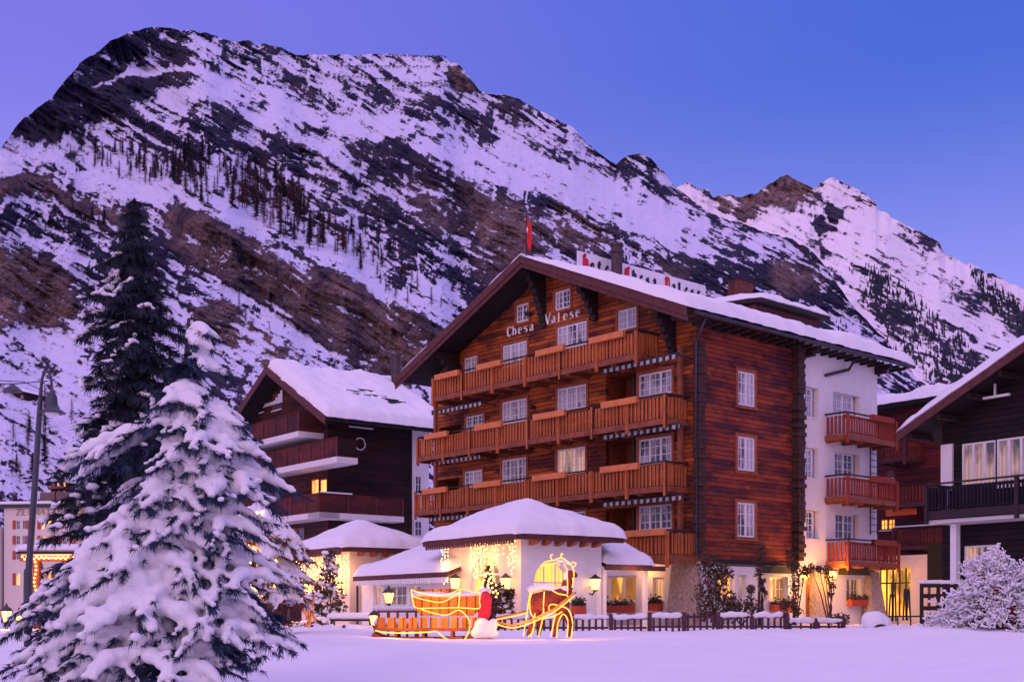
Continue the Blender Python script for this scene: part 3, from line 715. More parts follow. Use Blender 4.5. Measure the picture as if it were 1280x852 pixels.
BL = {  # angular blackletter forms
 'H': [[(.05,.88),(.2,1),(.3,.9),(.24,.5),(.28,.1),(.1,0)],[(.28,.55),(.5,.66),(.68,.55),(.7,.12),(.55,-.05)],[(.2,1),(.42,.94),(.55,1.02)]],
 'o': [[(.25,.56),(.22,.14),(.42,0),(.66,.12),(.68,.5),(.46,.68),(.25,.56)]], 't': [[(.38,.95),(.34,.14),(.48,0),(.66,.1)],[(.14,.64),(.64,.66)]],
 'e': [[(.66,.12),(.44,0),(.24,.14),(.26,.54),(.46,.68),(.66,.54),(.28,.34)]], 'l': [[(.3,1.02),(.36,.9),(.34,.12),(.46,0),(.6,.1)]],
 'C': [[(.75,.86),(.55,1),(.2,.86),(.12,.45),(.25,.08),(.55,0),(.8,.14)],[(.45,.9),(.42,.12)]],
 'h': [[(.2,1),(.28,.9),(.26,.12),(.38,0)],[(.28,.52),(.5,.68),(.68,.52),(.66,.12),(.5,-.14)]],
 's': [[(.68,.56),(.48,.68),(.28,.54),(.66,.18),(.44,0),(.22,.14)]], 'a': [[(.24,.58),(.48,.68),(.64,.54),(.62,.12),(.74,0)],[(.6,.38),(.26,.26),(.26,.08),(.44,0),(.6,.12)]],
 'V': [[(.05,.9),(.2,1),(.3,.88),(.28,.2),(.5,0),(.75,.2),(.78,.8),(.62,1),(.5,.9)]],
}
def letter_mesh(glyphs, ch, h, wdt, nib, ang, T, u, w, d):
    m = MB(T); nx, ny = math.cos(ang)*nib/2, math.sin(ang)*nib/2
    for q, st in enumerate(glyphs[ch]):
        pts = [(u+x*wdt, w+y*h) for x, y in st]
        for i in range(len(pts)-1):
            (x0, y0), (x1, y1) = pts[i], pts[i+1]
            l = math.hypot(x1-x0, y1-y0) or 1; px_, py_ = -(y1-y0)/l*nib*.17, (x1-x0)/l*nib*.17
            quad = [(x0-nx-px_, y0-ny-py_), (x1-nx-px_, y1-ny-py_), (x1+nx+px_, y1+ny+py_), (x0+nx+px_, y0+ny+py_)]
            m.prism(quad, d+.0013*((i+q) % 3), d+.03+.0017*((i*2+q) % 4))
    return m
def write(text, glyphs, T, u, w, h, adv, nib, ang, d, parent, mat, capmat=None, rise=0.0, caph=1.0, name='letter'):
    for i, ch in enumerate(text):
        if ch == ' ': continue
        big = ch.isupper(); hh = h*(caph if big else 1)
        o = letter_mesh(glyphs, ch, hh, adv*(.80 if not big else .9), nib*(1.25 if big else 1), ang, T, u+i*adv, w+rise*i, d).build(name, M['ink'] if False else (capmat if big and capmat else mat), parent)
# ================================================================== the timber hotel
H = Frame(870, 48.0, -48.63)
hotel = thing('timber_hotel', 'large timber hotel with orange plank balconies under a snowy gable and a white rear block', 'hotel', H.o, H.rot)
EV, RG, XR, XL = 12.12, 16.15, .95, -17.85     # eave and ridge height (top of boards), eave lines
XM = (XR+XL)/2; YF, YB = -1.75, 14.6; BLK = H.side(997, 560)[0]; END = H.side(1095, 500)[0]
SLP = (RG-EV)/(XR-XM)
def roofz(x): return RG - SLP*abs(x-XM)
WL = -17.0
gt = .22
# front wall with openings
def fu(px, py, off=0.0): return H.front(px, py, off)
front_wins = []   # (px0, px1, py0, py1, cols, rows, glass)
FW = [(646,661,380,402,2,3,'glass_dark'),(694.5,713,363,386,2,3,'glass'),
      (581,597,446,467,2,3,'glass'),(629,659,429,456,3,3,'glass'),(697,734,405,434,3,3,'glass'),(773,796,386,411,2,3,'glass'),
      (697,733,483,512,3,3,'glass'),(628,659,500,528,3,3,'glass'),(583,605,519,536,3,3,'glass_dark'),(799,840,465,494,3,3,'glass'),
      (697,732,560,592,3,3,'glass_warm'),(628,658,573,604,3,3,'glass'),(581,603,588,608,2,3,'glass'),(799,840,547,579,3,3,'glass'),
      (799,840,631,662,3,3,'glass'),(697,732,640,668,3,3,'glass_dark')]
holes = []; wins = []
for px0, px1, py0, py1, c, r_, g in FW:
    u0, z1 = fu(px0, (py0)); u1, _ = fu(px1, py0); um = (u0+u1)/2
    z1 = fu((px0+px1)/2, py0)[1]; z0 = fu((px0+px1)/2, py1)[1]
    wins.append((um, z0, u1-u0, z1-z0, c, r_, g)); holes.append(rect(u0, u1, z0, z1))
logs = MB(front_T); z0w = 2.62
voids = []
for (a, b, y0, y1) in ((757,795,466,500),(757,795,549,585),(757,795,634,668),(549,576,532,552),(546,574,598,614)):
    ua, zt = fu(a, (y0+y1)/2-8); ub, _ = fu(b, (y0+y1)/2-8); zt = fu((a+b)/2, y0)[1]; zb = fu((a+b)/2, y1)[1]; voids.append((ua, ub, zb, zt)); holes.append(rect(ua, ub, zb, zt))
top = [(0, roofz(0)-gt), (XM, RG-gt), (WL, roofz(WL)-gt)]
logs.wall([(WL, z0w), (0, z0w)] + top, holes, .22)
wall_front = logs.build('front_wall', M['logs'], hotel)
for (a, b, zb, zt) in voids:
    v = MB(front_T)
    for q in ([(a,-1.3,zb),(b,-1.3,zb),(b,-1.3,zt),(a,-1.3,zt)], [(a,-.22,zb),(a,-1.3,zb),(a,-1.3,zt),(a,-.22,zt)], [(b,-.22,zb),(b,-1.3,zb),(b,-1.3,zt),(b,-.22,zt)], [(a,-.22,zt),(b,-.22,zt),(b,-1.3,zt),(a,-1.3,zt)], [(a,-.22,zb),(b,-.22,zb),(b,-1.3,zb),(a,-1.3,zb)]): v.add(q, [(0,1,2,3)])
    v.build('loggia', M['beam'], hotel)
for (a, b, zb, zt) in voids[:3]:
    d = MB(front_T); x = a + (b-a)*.62; d.tube([(x, -.6, zb), (x, -.6, zt)], .07, 8); d.build('drainpipe', M['pipe'], hotel)
for (um, z0, wd, ht, c, r_, g) in wins:
    window(hotel, front_T, um, z0, wd, ht, c, r_, g, casing='frame_wood', inset=.06)
# side wall: logs, then the white block
SW = [(922,943,465,507,2,3),(921.5,943,546,588,2,3),(921,943,628,671,2,3)]
sh = []; sw = []
for a, b, y0, y1, c, r_ in SW:
    ua, _ = H.side(a, y0); ub, _ = H.side(b, y0); m_ = (a+b)/2; zt = H.side(m_, y0)[1]; zb = H.side(m_, y1)[1]
    sw.append(((ua+ub)/2, zb, ub-ua, zt-zb, c, r_)); sh.append(rect(ua, ub, zb, zt))
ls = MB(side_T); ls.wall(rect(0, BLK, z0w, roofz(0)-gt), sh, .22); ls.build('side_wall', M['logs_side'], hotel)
for (um, z0, wd, ht, c, r_) in sw: window(hotel, side_T, um, z0, wd, ht, c, r_, 'glass', casing='frame_wood', inset=.06)
WW = [(1007,1018,484,521,1,4),(1043,1069,492,520,2,3),(1008,1018.5,560,597,1,4),(1045,1069,566,596,2,3),(1009,1019.5,638,673,1,4),(1046,1069,642,674,2,3)]
wh = []; ww = []; OFF = .06
for a, b, y0, y1, c, r_ in WW:
    ua, _ = H.side(a, y0, OFF); ub, _ = H.side(b, y0, OFF); m_ = (a+b)/2; zt = H.side(m_, y0, OFF)[1]; zb = H.side(m_, y1, OFF)[1]
    ww.append(((ua+ub)/2, zb, ub-ua, zt-zb, c, r_)); wh.append(rect(ua, ub, zb, zt))
    if c == 2: wh[-1] = rect(ua-.1, ub+.35, zb, zt)
    else: wh[-1] = rect(ua-.05, ub+.32, zb-.02, zt+.03)
def side_off(off): return lambda u, d, w: (off+d, u, w)
ws = MB(side_off(OFF)); ws.wall(rect(BLK+.02, END, 2.40, roofz(0)-gt), wh, .26); ws.build('white_wall', M['stucco'], hotel)
for (um, z0, wd, ht, c, r_) in ww: window(hotel, side_off(OFF), um, z0, wd, ht, c, r_, 'glass', inset=.2)
# backs and far faces, ground floor
bx = MB(); bx.box(WL+.02, -.25, 1.4, END-.02, 0, EV-.3)
bx.add([(WL,0.2,0),(WL,END,0),(WL,END,roofz(WL)-gt),(WL,.2,roofz(WL)-gt)], [(0,1,2,3)])
bx.add([(WL,END,0),(0,END,0),(0,END,roofz(0)-gt),(XM,END,RG-gt),(WL,END,roofz(WL)-gt)], [(0,1,2,3,4)])
bx.add([(0,0,roofz(0)-gt-.02),(0,END,roofz(0)-gt-.02),(WL,END,roofz(0)-gt-.02),(WL,0,roofz(0)-gt-.02)], [(0,1,2,3)])
bx.build('rear_wall', M['stucco'], hotel)
GF = [(759,795,719,752,'glass_lit'),(816,830,721,750,'glass_warm')]
gh = []; gw = []
for a, b, y0, y1, g in GF:
    ua, _ = fu(a, y0); ub, _ = fu(b, y0); zt = fu((a+b)/2, y0)[1]; zb = fu((a+b)/2, y1)[1]; gh.append(rect(ua, ub, zb, zt)); gw.append(((ua+ub)/2, zb, ub-ua, zt-zb, g))
g = MB(front_T); g.wall(rect(WL, .0, -.6, z0w-.03), gh, .28); g.build('plinth_wall', M['stucco'], hotel)
for (um, z0, wd, ht, gg) in gw: window(hotel, front_T, um, z0, wd, ht, 2 if wd > 1 else 1, 0, gg, inset=.2)
SG = [(897,919,718,748,'glass_lit',2),(923,934,718,748,'glass_warm',1),(962,985,720,751,'glass_lit',2),(1007,1018,712,776,None,0),(1058,1077,722,752,'glass_warm',2)]
gh = []; gw = []
for a, b, y0, y1, g_, c in SG:
    ua, _ = H.side(a, y0, .05); ub, _ = H.side(b, y0, .05); zt = H.side((a+b)/2, y0, .05)[1]; zb = max(-.1, H.side((a+b)/2, y1, .05)[1])
    gh.append(rect(ua, ub, zb, zt)); gw.append(((ua+ub)/2, zb, ub-ua, zt-zb, g_, c))
shop0 = H.side(1097, 700, .05)[0]
g = MB(side_off(.05)); g.wall(rect(0.02, END, -.6, 2.36), gh, .3); g.build('plinth_wall', M['stucco'], hotel)
for (um, z0, wd, ht, g_, c) in gw:
    if g_: window(hotel, side_off(.05), um, z0, wd, ht, c, 2, g_, inset=.24)
    else:
        d = MB(side_off(.05)); d.box(um-wd/2, um+wd/2, -.29, -.22, z0, z0+ht); do = d.build('door', M['gold'], hotel)
        k = MB(side_off(.05)); k.box(um+wd*.3, um+wd*.34, -.22, -.17, z0+.95, z0+1.1); k.build('handle', M['iron'], do)
        door_u = um
# string course, log ends, corner posts
st = MB(); st.box(-.3, .12, -.05, BLK, z0w-.14, z0w-.004); st.build('sill_beam', M['dark'], hotel)
M['logend'] = plain('dark_log_ends', (.055, .024, .018), .85, .5, 6)
def log_ends(x, y, wx, wy, z0, z1, nm='log_ends', seed=1):
    r = random.Random(seed); m = MB(); z = z0; k = 0
    while z < z1:
        e = r.uniform(-.05, .09) + (.08 if k % 2 else 0); m.box(x-wx-(e if wx > wy else 0), x+wx+e*.6, y-wy-(e), y+wy+e*.3, z, z+.172); z += .185; k += 1
    return m.build(nm, M['logend'], hotel)
log_ends(.13, BLK-.12, .17, .20, 2.7, roofz(0)-.6, seed=3)
log_ends(.10, .08, .13, .17, 2.7, roofz(0)-1.5, seed=4)
# carved purlin brackets under the gable
for px, py, n_ in ((573,462,5),(745,392,6),(842,412,7)):
    u, z = fu(px, py); m = MB()
    zt = roofz(u)-gt-.05
    for k in range(n_):
        o_ = 1.25*(1-k/n_)**1.3; m.box(u-.12-.003*k, u+.12+.003*k, -o_-.08, -.004, zt-.27*(k+1)+.003, zt-.27*k)
    m.build('bracket', M['dark'], hotel)
u_c = XM-.42; m = MB()
for k in range(9): m.box(u_c-.14-.003*k, u_c+.14+.003*k, -1.1*(1-k/9)**1.5-.07, -.004, RG-gt-.1-.28*(k+1)+.003, RG-gt-.1-.28*k)
m.build('bracket', M['dark'], hotel)
# roof
rf = MB()
for xa, xb in ((XM, XR), (XL, XM)):
    za, zb = roofz(xa), roofz(xb); t_ = .16
    rf.add([(xa,YF,za),(xb,YF,zb),(xb,YB,zb),(xa,YB,za),(xa,YF,za-t_),(xb,YF,zb-t_),(xb,YB,zb-t_),(xa,YB,za-t_)], [(0,1,2,3),(7,6,5,4),(0,4,5,1),(1,5,6,2),(2,6,7,3),(3,7,4,0)])
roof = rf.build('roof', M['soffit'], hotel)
vb = MB()
for xa, xb in ((XM, XR+.08), (XL-.08, XM)):
    za, zb = roofz(xa), roofz(xb)
    for k, (y_off, dz0, dz1) in enumerate(((0, .06, -.30), (.06, -.26, -.50))):
        vb.add([(xa,YF-.05+y_off,za+dz0),(xb,YF-.05+y_off,zb+dz0),(xb,YF-.05+y_off,zb+dz1),(xa,YF-.05+y_off,za+dz1),(xa,YF-.003+y_off,za+dz0),(xb,YF-.003+y_off,zb+dz0),(xb,YF-.003+y_off,zb+dz1),(xa,YF-.003+y_off,za+dz1)], [(0,1,2,3),(7,6,5,4),(0,4,5,1),(1,5,6,2),(2,6,7,3),(3,7,4,0)])
vb.build('verge_board', M['fascia'], roof)
rr = MB()
y = YF+.3
while y < YB-.1:
    rr.box(.02, XR-.06, y-.06, y+.06, roofz(XR)-.14-.16, roofz(XR)-.16-.003); y += .62
rr.build('rafter_end', M['dark'], roof)
gu = MB(); gu.tube([(XR+.07, YF+.4, EV-.12), (XR+.07, YB, EV-.12)], .085, 8); gu.build('gutter', M['pipe'], roof)
snow_slab('roof_snow', [(XM+.0, YF-.1, RG+.02), (XM, YB, RG+.02), (XR+.12, YB, EV+.01), (XR+.12, YF-.1, EV+.01)], .50, roof, 3, 90, 44, .16, taper=.22)
snow_slab('roof_snow', [(XM, YB, RG+.02), (XM, YF-.02, RG+.02), (XL-.05, YF-.02, roofz(XL)+.02), (XL-.05, YB, roofz(XL)+.02)], .22, roof, 4, 80, 40, .05)
# side purlin heads on the white block
for yy in (BLK+.35, END-.1):
    m = MB(); m.box(.065, .85, yy-.14, yy+.14, EV-.38, EV-.19); m.box(.07, .6, yy-.13, yy+.13, EV-.56, EV-.383); m.build('bracket', M['dark'], hotel)
# drainpipe on the white block
a_ = H.side(1061, 447, .25); b_ = H.side(1060, 462, .16); c_ = H.side(1032, 469, .16)
m = MB(side_T); m.tube([(a_[0], .9, EV-.2), (a_[0], .55, EV-.3), (b_[0], .20, b_[1]), (c_[0], .16, c_[1])], .07, 8); m.build('drainpipe', M['pipe'], hotel)
pd = H.side(878, 410, .25)
m = MB(); m.tube([(XR-.05, -.5, EV-.2), (.55, -.45, EV-.75), (.26, -.3, EV-1.0), (.26, -.3, 2.7)], .055, 8); m.build('drainpipe', M['pipe'], hotel)
# balconies of the front
OUT = 1.3
def bx_(a, b, y): return (fu(a, y, OUT+.2)[0], fu(b, y, OUT+.2)[0])
zt = [fu(700, y_, OUT)[1] for y_ in (434, 514.5, 591.5)]
B1 = (fu(543, 475, OUT)[0], fu(797, 410, OUT)[0]); B2 = (fu(524, 545, OUT)[0], fu(833, 490, OUT)[0]); B3 = (fu(521, 615, OUT)[0], fu(833, 575, OUT)[0])
zr = [zt[0], zt[1], zt[2]]
balcony(hotel, front_T, B1[0], B1[1], zr[0]-1.02, OUT, 'balc', [bx_(545,574,470), bx_(597,627,462), bx_(671,706,445), bx_(738,781,422)], mat_side='balc_y')
balcony(hotel, front_T, B2[0], B2[1], zr[1]-1.02, OUT, 'balc', [bx_(532,560,545), bx_(595,628,535), bx_(668,707,520), bx_(753,797,502)], mat_side='balc_y')
balcony(hotel, front_T, B3[0], B3[1], zr[2]-1.02, OUT, 'balc', [bx_(530,559,615), bx_(594,627,606), bx_(667,708,596), bx_(752,799,583)], mat_side='balc_y')
B4 = (fu(768, 668, 1.75)[0], fu(836, 660, 1.75)[0]); z4 = fu(815, 662, 1.75)[1]
balcony(hotel, front_T, B4[0], B4[1], z4-1.02, 1.75, 'balc', [(fu(783,668,1.95)[0], fu(832,662,1.95)[0])], mat_side='balc_y', slab=.3)
for (px, ya, yb) in ((851,442,494),(851,541,575),(851,628,660)):
    x = fu(px, (ya+yb)/2, .35)[0]; z1, z0 = fu(px, ya, .35)[1], fu(px, yb, .35)[1]
    m = MB(front_T); m.box(x-.09, x+.09, .3, .46, z0-.4, z1+.3); m.build('post', M['beam'], hotel)
x = fu(543, 500, 1.2)[0]
for (z0, z1) in ((zr[1]-.1, zr[0]-1.3), (zr[2]-.1, zr[1]-1.3)):
    m = MB(front_T); m.box(x-.02, x+.14, 1.1, 1.25, z0, z1); m.build('post', M['beam'], hotel)
    m = MB(front_T); m.box(B2[1]-.12, B2[1]+.02, 1.1, 1.24, z0, z1); 
# striped awnings rolled up under the balconies
aw = NT('striped_awning'); o_ = aw.obj(); s_ = aw.n('ShaderNodeSeparateXYZ'); aw.l(o_, s_.inputs[0])
aw.base(aw.mix(aw.math('GREATER_THAN', aw.math('FRACT', aw.math('DIVIDE', s_.outputs[0], .34)), .5), (.42,.41,.42), (.022,.03,.03))); aw.rough(.9); M['awning'] = aw.m
for (a, ya, b, yb) in ((753,466,848,442),(754,549,850,529),(754,634,852,617),(540,517,602,503),(540,580,601,569),(537,650,596,642)):
    ua, za = fu(a, ya, 1.0); ub, zb = fu(b, yb, 1.0); z = (za+zb)/2
    ca = MB(front_T); ca.tube([(ua, .98, z+.07), (ub, .98, z+.07)], .075, 8); co_ = ca.build('awning', M['pipe'], hotel)
    va = MB(front_T); n = max(4, int((ub-ua)/.17)); pts = []
    for i in range(n):
        x0 = ua+(ub-ua)*i/n; x1 = ua+(ub-ua)*(i+1)/n
        va.prism([(x0, z+.06), (x0, z-.06), (x0*.75+x1*.25, z-.11), (x0*.25+x1*.75, z-.11), (x1, z-.06), (x1, z+.06)], 1.03+.002*(i%2), 1.05+.002*(i%2))
    va.build('valance', M['awning'], co_)
    br = MB(front_T)
    for x in (ua+.1, ub-.1): br.beam((x, .02, z+.02), (x, .95, z+.06), .05, .05)
    br.build('bracket_arm', M['pipe'], co_)
# wall lamps on the front between the windows
for px, py in ((669,509),(665,393)):
    u, z = fu(px, py); m = MB(front_T); m.box(u-.04, u+.04, .002, .16, z+.02, z+.08); m.lathe([(.02,.12),(.12,.06),(.17,-.08),(.02,-.09)], (u, .22, z), 10); m.build('wall_lamp', M['iron'], hotel)
# facade lettering
for txt, pa, pb, ya, yb in (('Chesa', 635, 669, 420.5, 412), ('Valese', 683, 727, 405.5, 394.5)):
    ua, za = fu(pa, ya); ub, zb = fu(pb, yb); adv = (ub-ua)/len(txt)*1.03
    write(txt, GL, front_T, ua, za-.02, .42, adv, .062, R(14), .035, hotel, M['white'], rise=(zb-za)/len(txt), caph=1.08)
# chimneys, dormer, flag, roof sign
def up_z(x): return roofz(x)
mx = XM+.9; yy, zz = H.side(771, 344, mx)
m = MB(); m.lathe([(.26,-.6),(.26,1.0),(.34,1.02),(.34,1.12),(.27,1.14),(.27,1.32),(.33,1.34),(.30,1.46)], (mx, yy, zz), 14); m.build('chimney', M['copper'], hotel)
mx = XM+2.2; ya_, zz = H.side(916, 370, mx); yb_, _ = H.side(934, 370, mx); zt_ = H.side(925, 353, mx)[1]
m = MB(); m.box(mx-.3, mx+.35, ya_, yb_, roofz(mx)-.6, zt_); ch = m.build('chimney', M['brick'], hotel)
m = MB(); m.box(mx-.36, mx+.41, ya_-.05, yb_+.05, zt_+.003, zt_+.08); m.build('cap', M['dark'], ch)
dx = -2.6; da, dz = H.side(941, 378, dx); db, dz2 = H.side(1028, 397, dx); dzr = (dz+dz2)/2
m = MB(); m.box(dx-3.0, dx, da+.2, db-.2, roofz(dx)-.5, dzr-.12); dm = m.build('dormer', M['fascia'], hotel)
m = MB(); m.add([(dx+.45,da,dzr-.12),(dx+.45,db,dzr-.12),(dx-3.4,db,dzr+.25),(dx-3.4,da,dzr+.25),(dx+.45,da,dzr+.05),(dx+.45,db,dzr+.05),(dx-3.4,db,dzr+.42),(dx-3.4,da,dzr+.42)], [(3,2,1,0),(4,5,6,7),(0,1,5,4),(1,2,6,5),(2,3,7,6),(3,0,4,7)]); m.build('dormer_roof', M['dark'], dm)
snow_slab('dormer_snow', [(dx-3.4,da-.03,dzr+.43),(dx-3.4,db+.03,dzr+.43),(dx+.5,db+.03,dzr+.06),(dx+.5,da-.03,dzr+.06)], .34, dm, 8, 30, 18, .1)
# the white block's balconies
for (pa, pb, pc, yr, yd) in ((1033,1057,1118,516,552),(1033,1057,1119,592,628),(1034,1058,1121,671,707)):
    ua = H.side(pa, yr, OFF)[0]; 
    o1 = 1.05; ul, zl = H.side(pb, yr, OFF+o1); ur, zr2 = H.side(pc, yr+6, OFF+o1); z = (zl + H.side(pc, yr+7, OFF+o1)[1])/2
    q = (ul+ur)/2
    balcony(hotel, side_off(OFF), ul, ur, z-1.02, o1, 'balc_red', [(q-.3, ur-.5)], mat_side='balc_red', rail=1.02, post_step=2.8, box_mat='balc_red')
lad = thing('fire_ladder', 'narrow dark metal ladder fixed to the white wall beside the stacked rear balconies', 'ladder', H.o, H.rot)
ya1 = H.side(1088, 560, OFF+.14)[0]; ya2 = H.side(1097, 560, OFF+.14)[0]; z0 = H.side(1090, 668, OFF)[1]; z1 = H.side(1090, 556, OFF)[1]
m = MB(side_off(OFF))
for yq in (ya1, ya2-.02):
    m.beam((yq, .14, z0), (yq, .14, z1), .05, .05, (1,0,0))
z = z0+.15
while z < z1: m.tube([(ya1, .14, z), (ya2-.02, .14, z)], .02, 6); z += .30
m.build('ladder_frame', M['iron'], lad)
fl = thing('swiss_flag', 'red flag hanging limp from a thin pole above the hotel gable peak', 'flag', H.world(XM, YF+.3, RG), H.rot)
m = MB(); m.tube([(0,0,-.1), (0,0,1.95)], .03, 6); m.build('pole', M['iron'], fl)
m = MB(); nn = 10
for j in range(nn+1):
    t_ = j/nn; z = 1.75-1.35*t_; w_ = .10+.26*math.sin(math.pi*min(1, t_*1.1))*.7+.12*t_
    m.v += [(.03, 0, z), (.03+w_*.35, .09*math.sin(t_*7), z-.04), (.03+w_*.7, -.08*math.sin(t_*6+1), z-.1), (.03+w_, .05*math.sin(t_*9), z-.17)]
for j in range(nn):
    for q in range(3): m.f.append((j*4+q, j*4+q+1, (j+1)*4+q+1, (j+1)*4+q))
o = m.build('cloth', M['flagred'], fl, smooth=True); o.modifiers.new('s', 'SOLIDIFY').thickness = .012
m = MB(); m.box(.09, .13, -.055, -.045, 1.05, 1.3); m.box(.05, .17, -.057, -.047, 1.15, 1.2); m.build('cross', M['white'], fl)
# the sign on the ridge
sg = thing('roof_sign', 'long white sign along the hotel roof ridge with blackletter words and red capitals', 'sign', H.o, H.rot)
SX = XM+.35
sa, szb = H.side(722, 336, SX); sb, _ = H.side(882, 364, SX); szt = H.side(722, 313, SX)[1]; sc_, _ = H.side(763, 330, SX); sd_, _ = H.side(779, 330, SX)
sT = side_off(SX)
z_lo = szt-1.32
m = MB(sT); m.box(sa, sb, -.05, 0, z_lo, szt); m.build('panel', M['panel'], sg)
m = MB(sT)
for i in range(7):
    y = sa+.3+(sb-sa-.6)*i/6; m.box(y-.04, y+.04, -.13, -.054, RG-.1, szt-.02)
m.build('support', M['iron'], sg)
adv = (sb-sa-.5)/18.2
write('Hotel Chesa Valese', BL, sT, sa+.30, szt-.72, .50, adv, .13, R(38), .004, sg, M['ink'], capmat=M['inkred'], caph=1.2)
# stone corner and piers
def taper(T, u0, u1, d0, d1_, z0, z1, k):
    m = MB(T); a = [(u0-k, d0, z0), (u1, d0, z0), (u1, d1_+k, z0), (u0-k, d1_+k, z0)]; b = [(u0, d0, z1), (u1, d0, z1), (u1, d1_, z1), (u0, d1_, z1)]
    m.add(a+b, [(3,2,1,0),(4,5,6,7),(0,1,5,4),(1,2,6,5),(2,3,7,6),(3,0,4,7)]); return m
ua = fu(843, 720)[0]
taper(front_T, ua, .25, .003, .16, -.5, 2.5, .22).build('stone_pier', M['stone'], hotel)
ub = H.side(868, 720)[0]
a, b = H.side(1018, 740, .3)[0], H.side(1035, 740, .3)[0]
taper(side_T, a, b, .053, .34, -.5, 2.34, .02).build('stone_pier', M['stone'], hotel)
a, b = H.side(1089, 740, .35)[0], H.side(1100, 740, .35)[0]
taper(side_T, a, b, .053, .30, -.5, 2.34, .55).build('stone_pier', M['stone'], hotel)
# little snow-dusted wooden hoods over the ground-floor windows
for pa, pb, y_ in ((957,990,716),(1053,1082,718)):
    ya_ = H.side(pa, y_, .3)[0]; yb_ = H.side(pb, y_, .3)[0]; z = H.side((pa+pb)/2, y_, .3)[1]
    m = MB(side_off(.05)); m.prism([(ya_, z), (yb_, z), (yb_-.15, z+.28), (ya_+.15, z+.28)], .01, .5); m.build('window_hood', M['leaf'], hotel)
# ================================================================== restaurant pavilions and the wing between them
def hip_snow(name, c, thick, parent, seed, n=44):
    """rounded snow load on a hip roof: c = (x0, x1, y0, y1, z_eave, z_top, ridge_half)"""
    x0, x1, y0, y1, ze, zt, rh = c
    u = np.linspace(0, 1, n); A, B = np.meshgrid(u, u); X = x0+(x1-x0)*A; Y = y0+(y1-y0)*B
    ex = np.minimum(A, 1-A)*(x1-x0); ey = np.minimum(B, 1-B)*(y1-y0); e = np.minimum(ex, ey); half = min(x1-x0, y1-y0)/2
    # soft minimum keeps a faint ridge
    es = -np.log(np.exp(-ex*5.5)+np.exp(-ey*5.5))/5.5; es = np.clip(es + .126, 0, half)
    rim = np.sqrt(np.clip(1-(1-np.clip(e/(thick*.9), 0, 1))**2, 0, 1))
    Z = ze + (zt-ze-thick)*np.clip(es/half, 0, 1)**1.02 + thick*rim + (fbm(X*.9+seed, Y*.9, 700+seed, 4)-.5)*.22*rim + (fbm(X*3+seed, Y*3, 720+seed, 3)-.5)*.05*rim
    j = (fbm(X*1.6, Y*1.6+seed, 740+seed, 3)-.45)*.22*sstep(.5, 0, e)
    cx, cy = (x0+x1)/2, (y0+y1)/2; L = np.hypot(X-cx, Y-cy)+1e-6; X = X+(X-cx)/L*j; Y = Y+(Y-cy)/L*j
    o = grid_object(name, X, Y, Z, M['snow']); o.parent = parent; return o
def corbels(parent, T, u0, u1, n, z, out=.42, mat='beam'):
    for i in range(n):
        u = u0+(u1-u0)*(i+.5)/n; m = MB(T); m.prism([(0.004, z-.20), (out*.7, z-.14), (out, z-.04), (out, z), (.004, z)], -.09, .09)
        q = MB(); q.v = [T(u+v_[1], v_[0], v_[2]) for v_ in [(p[0], p[1], p[2]) for p in [(a, b, c) for (a, b, c) in _raw_prism([(0.004, z-.20), (out*.7, z-.14), (out, z-.04), (out, z), (.004, z)], -.09, .09)[0]]]]
        q.f = _raw_prism([(0,0)]*5, 0, 1)[1]; q.build('corbel', M[mat], parent)
def _raw_prism(poly, d0, d1):
    n = len(poly)
    return ([(u, d0, w) for u, w in poly] + [(u, d1, w) for u, w in poly], [tuple(range(n)), tuple(range(2*n-1, n-1, -1))] + [(i, n+i, n+(i+1) % n, (i+1) % n) for i in range(n)])
def scallop(parent, T, u0, u1, z, d, name='fretwork_trim', mat='fascia', step=.16, drop=.14):
    m = MB(T); x = u0; k = 0
    while x < u1-.01:
        x1 = min(x+step, u1); m.prism([(x, z), (x+.02, z-drop), (x1-.05, z-drop), (x1-.03, z)], d+.0015*(k % 2), d+.022+.0015*(k % 2)); x = x1; k += 1
    m.box(u0, u1, d-.004, d+.03, z+.002, z+.07); return m.build(name, M[mat], parent)
# --- the large pavilion
PV = Frame(651, 42.0, -55.4)
pav = thing('restaurant_pavilion', 'white pavilion with a thick pyramid of snow, arched windows and icicle lights, in front of the timber hotel', 'pavilion', PV.o, PV.rot)
pav['label'] = 'larger white pavilion with a thick snow pyramid roof and two arched lit windows'
px0 = PV.front(557, 720)[0]; py1 = PV.side(752, 720)[0]; ze = 3.02
hA = arch(PV.front(588, 715)[0], PV.front(625, 715)[0], .9, PV.front(606, 694)[1]); hB = arch(PV.side(668, 740)[0], PV.side(711, 740)[0], .45, PV.side(690, 700)[1])
m = MB(front_T); m.wall(rect(px0, 0, -.5, ze), [hA], .25); m.build('front_wall', M['cream'], pav)
niche = arch(PV.side(728, 745)[0], PV.side(746, 745)[0], .25, PV.side(737, 732)[1])
m = MB(side_T); m.wall(rect(0, py1, -.5, ze), [hB, niche], .22); m.build('side_wall', M['stucco'], pav)
m = MB(side_T); m.prism([(u, w) for u, w in niche], -.23, -.10); m.build('niche', M['stucco'], pav)
m = MB(); m.box(px0+.01, -.27, .27, py1-.01, -.5, ze-.02); m.build('inner_wall', M['cream'], pav)
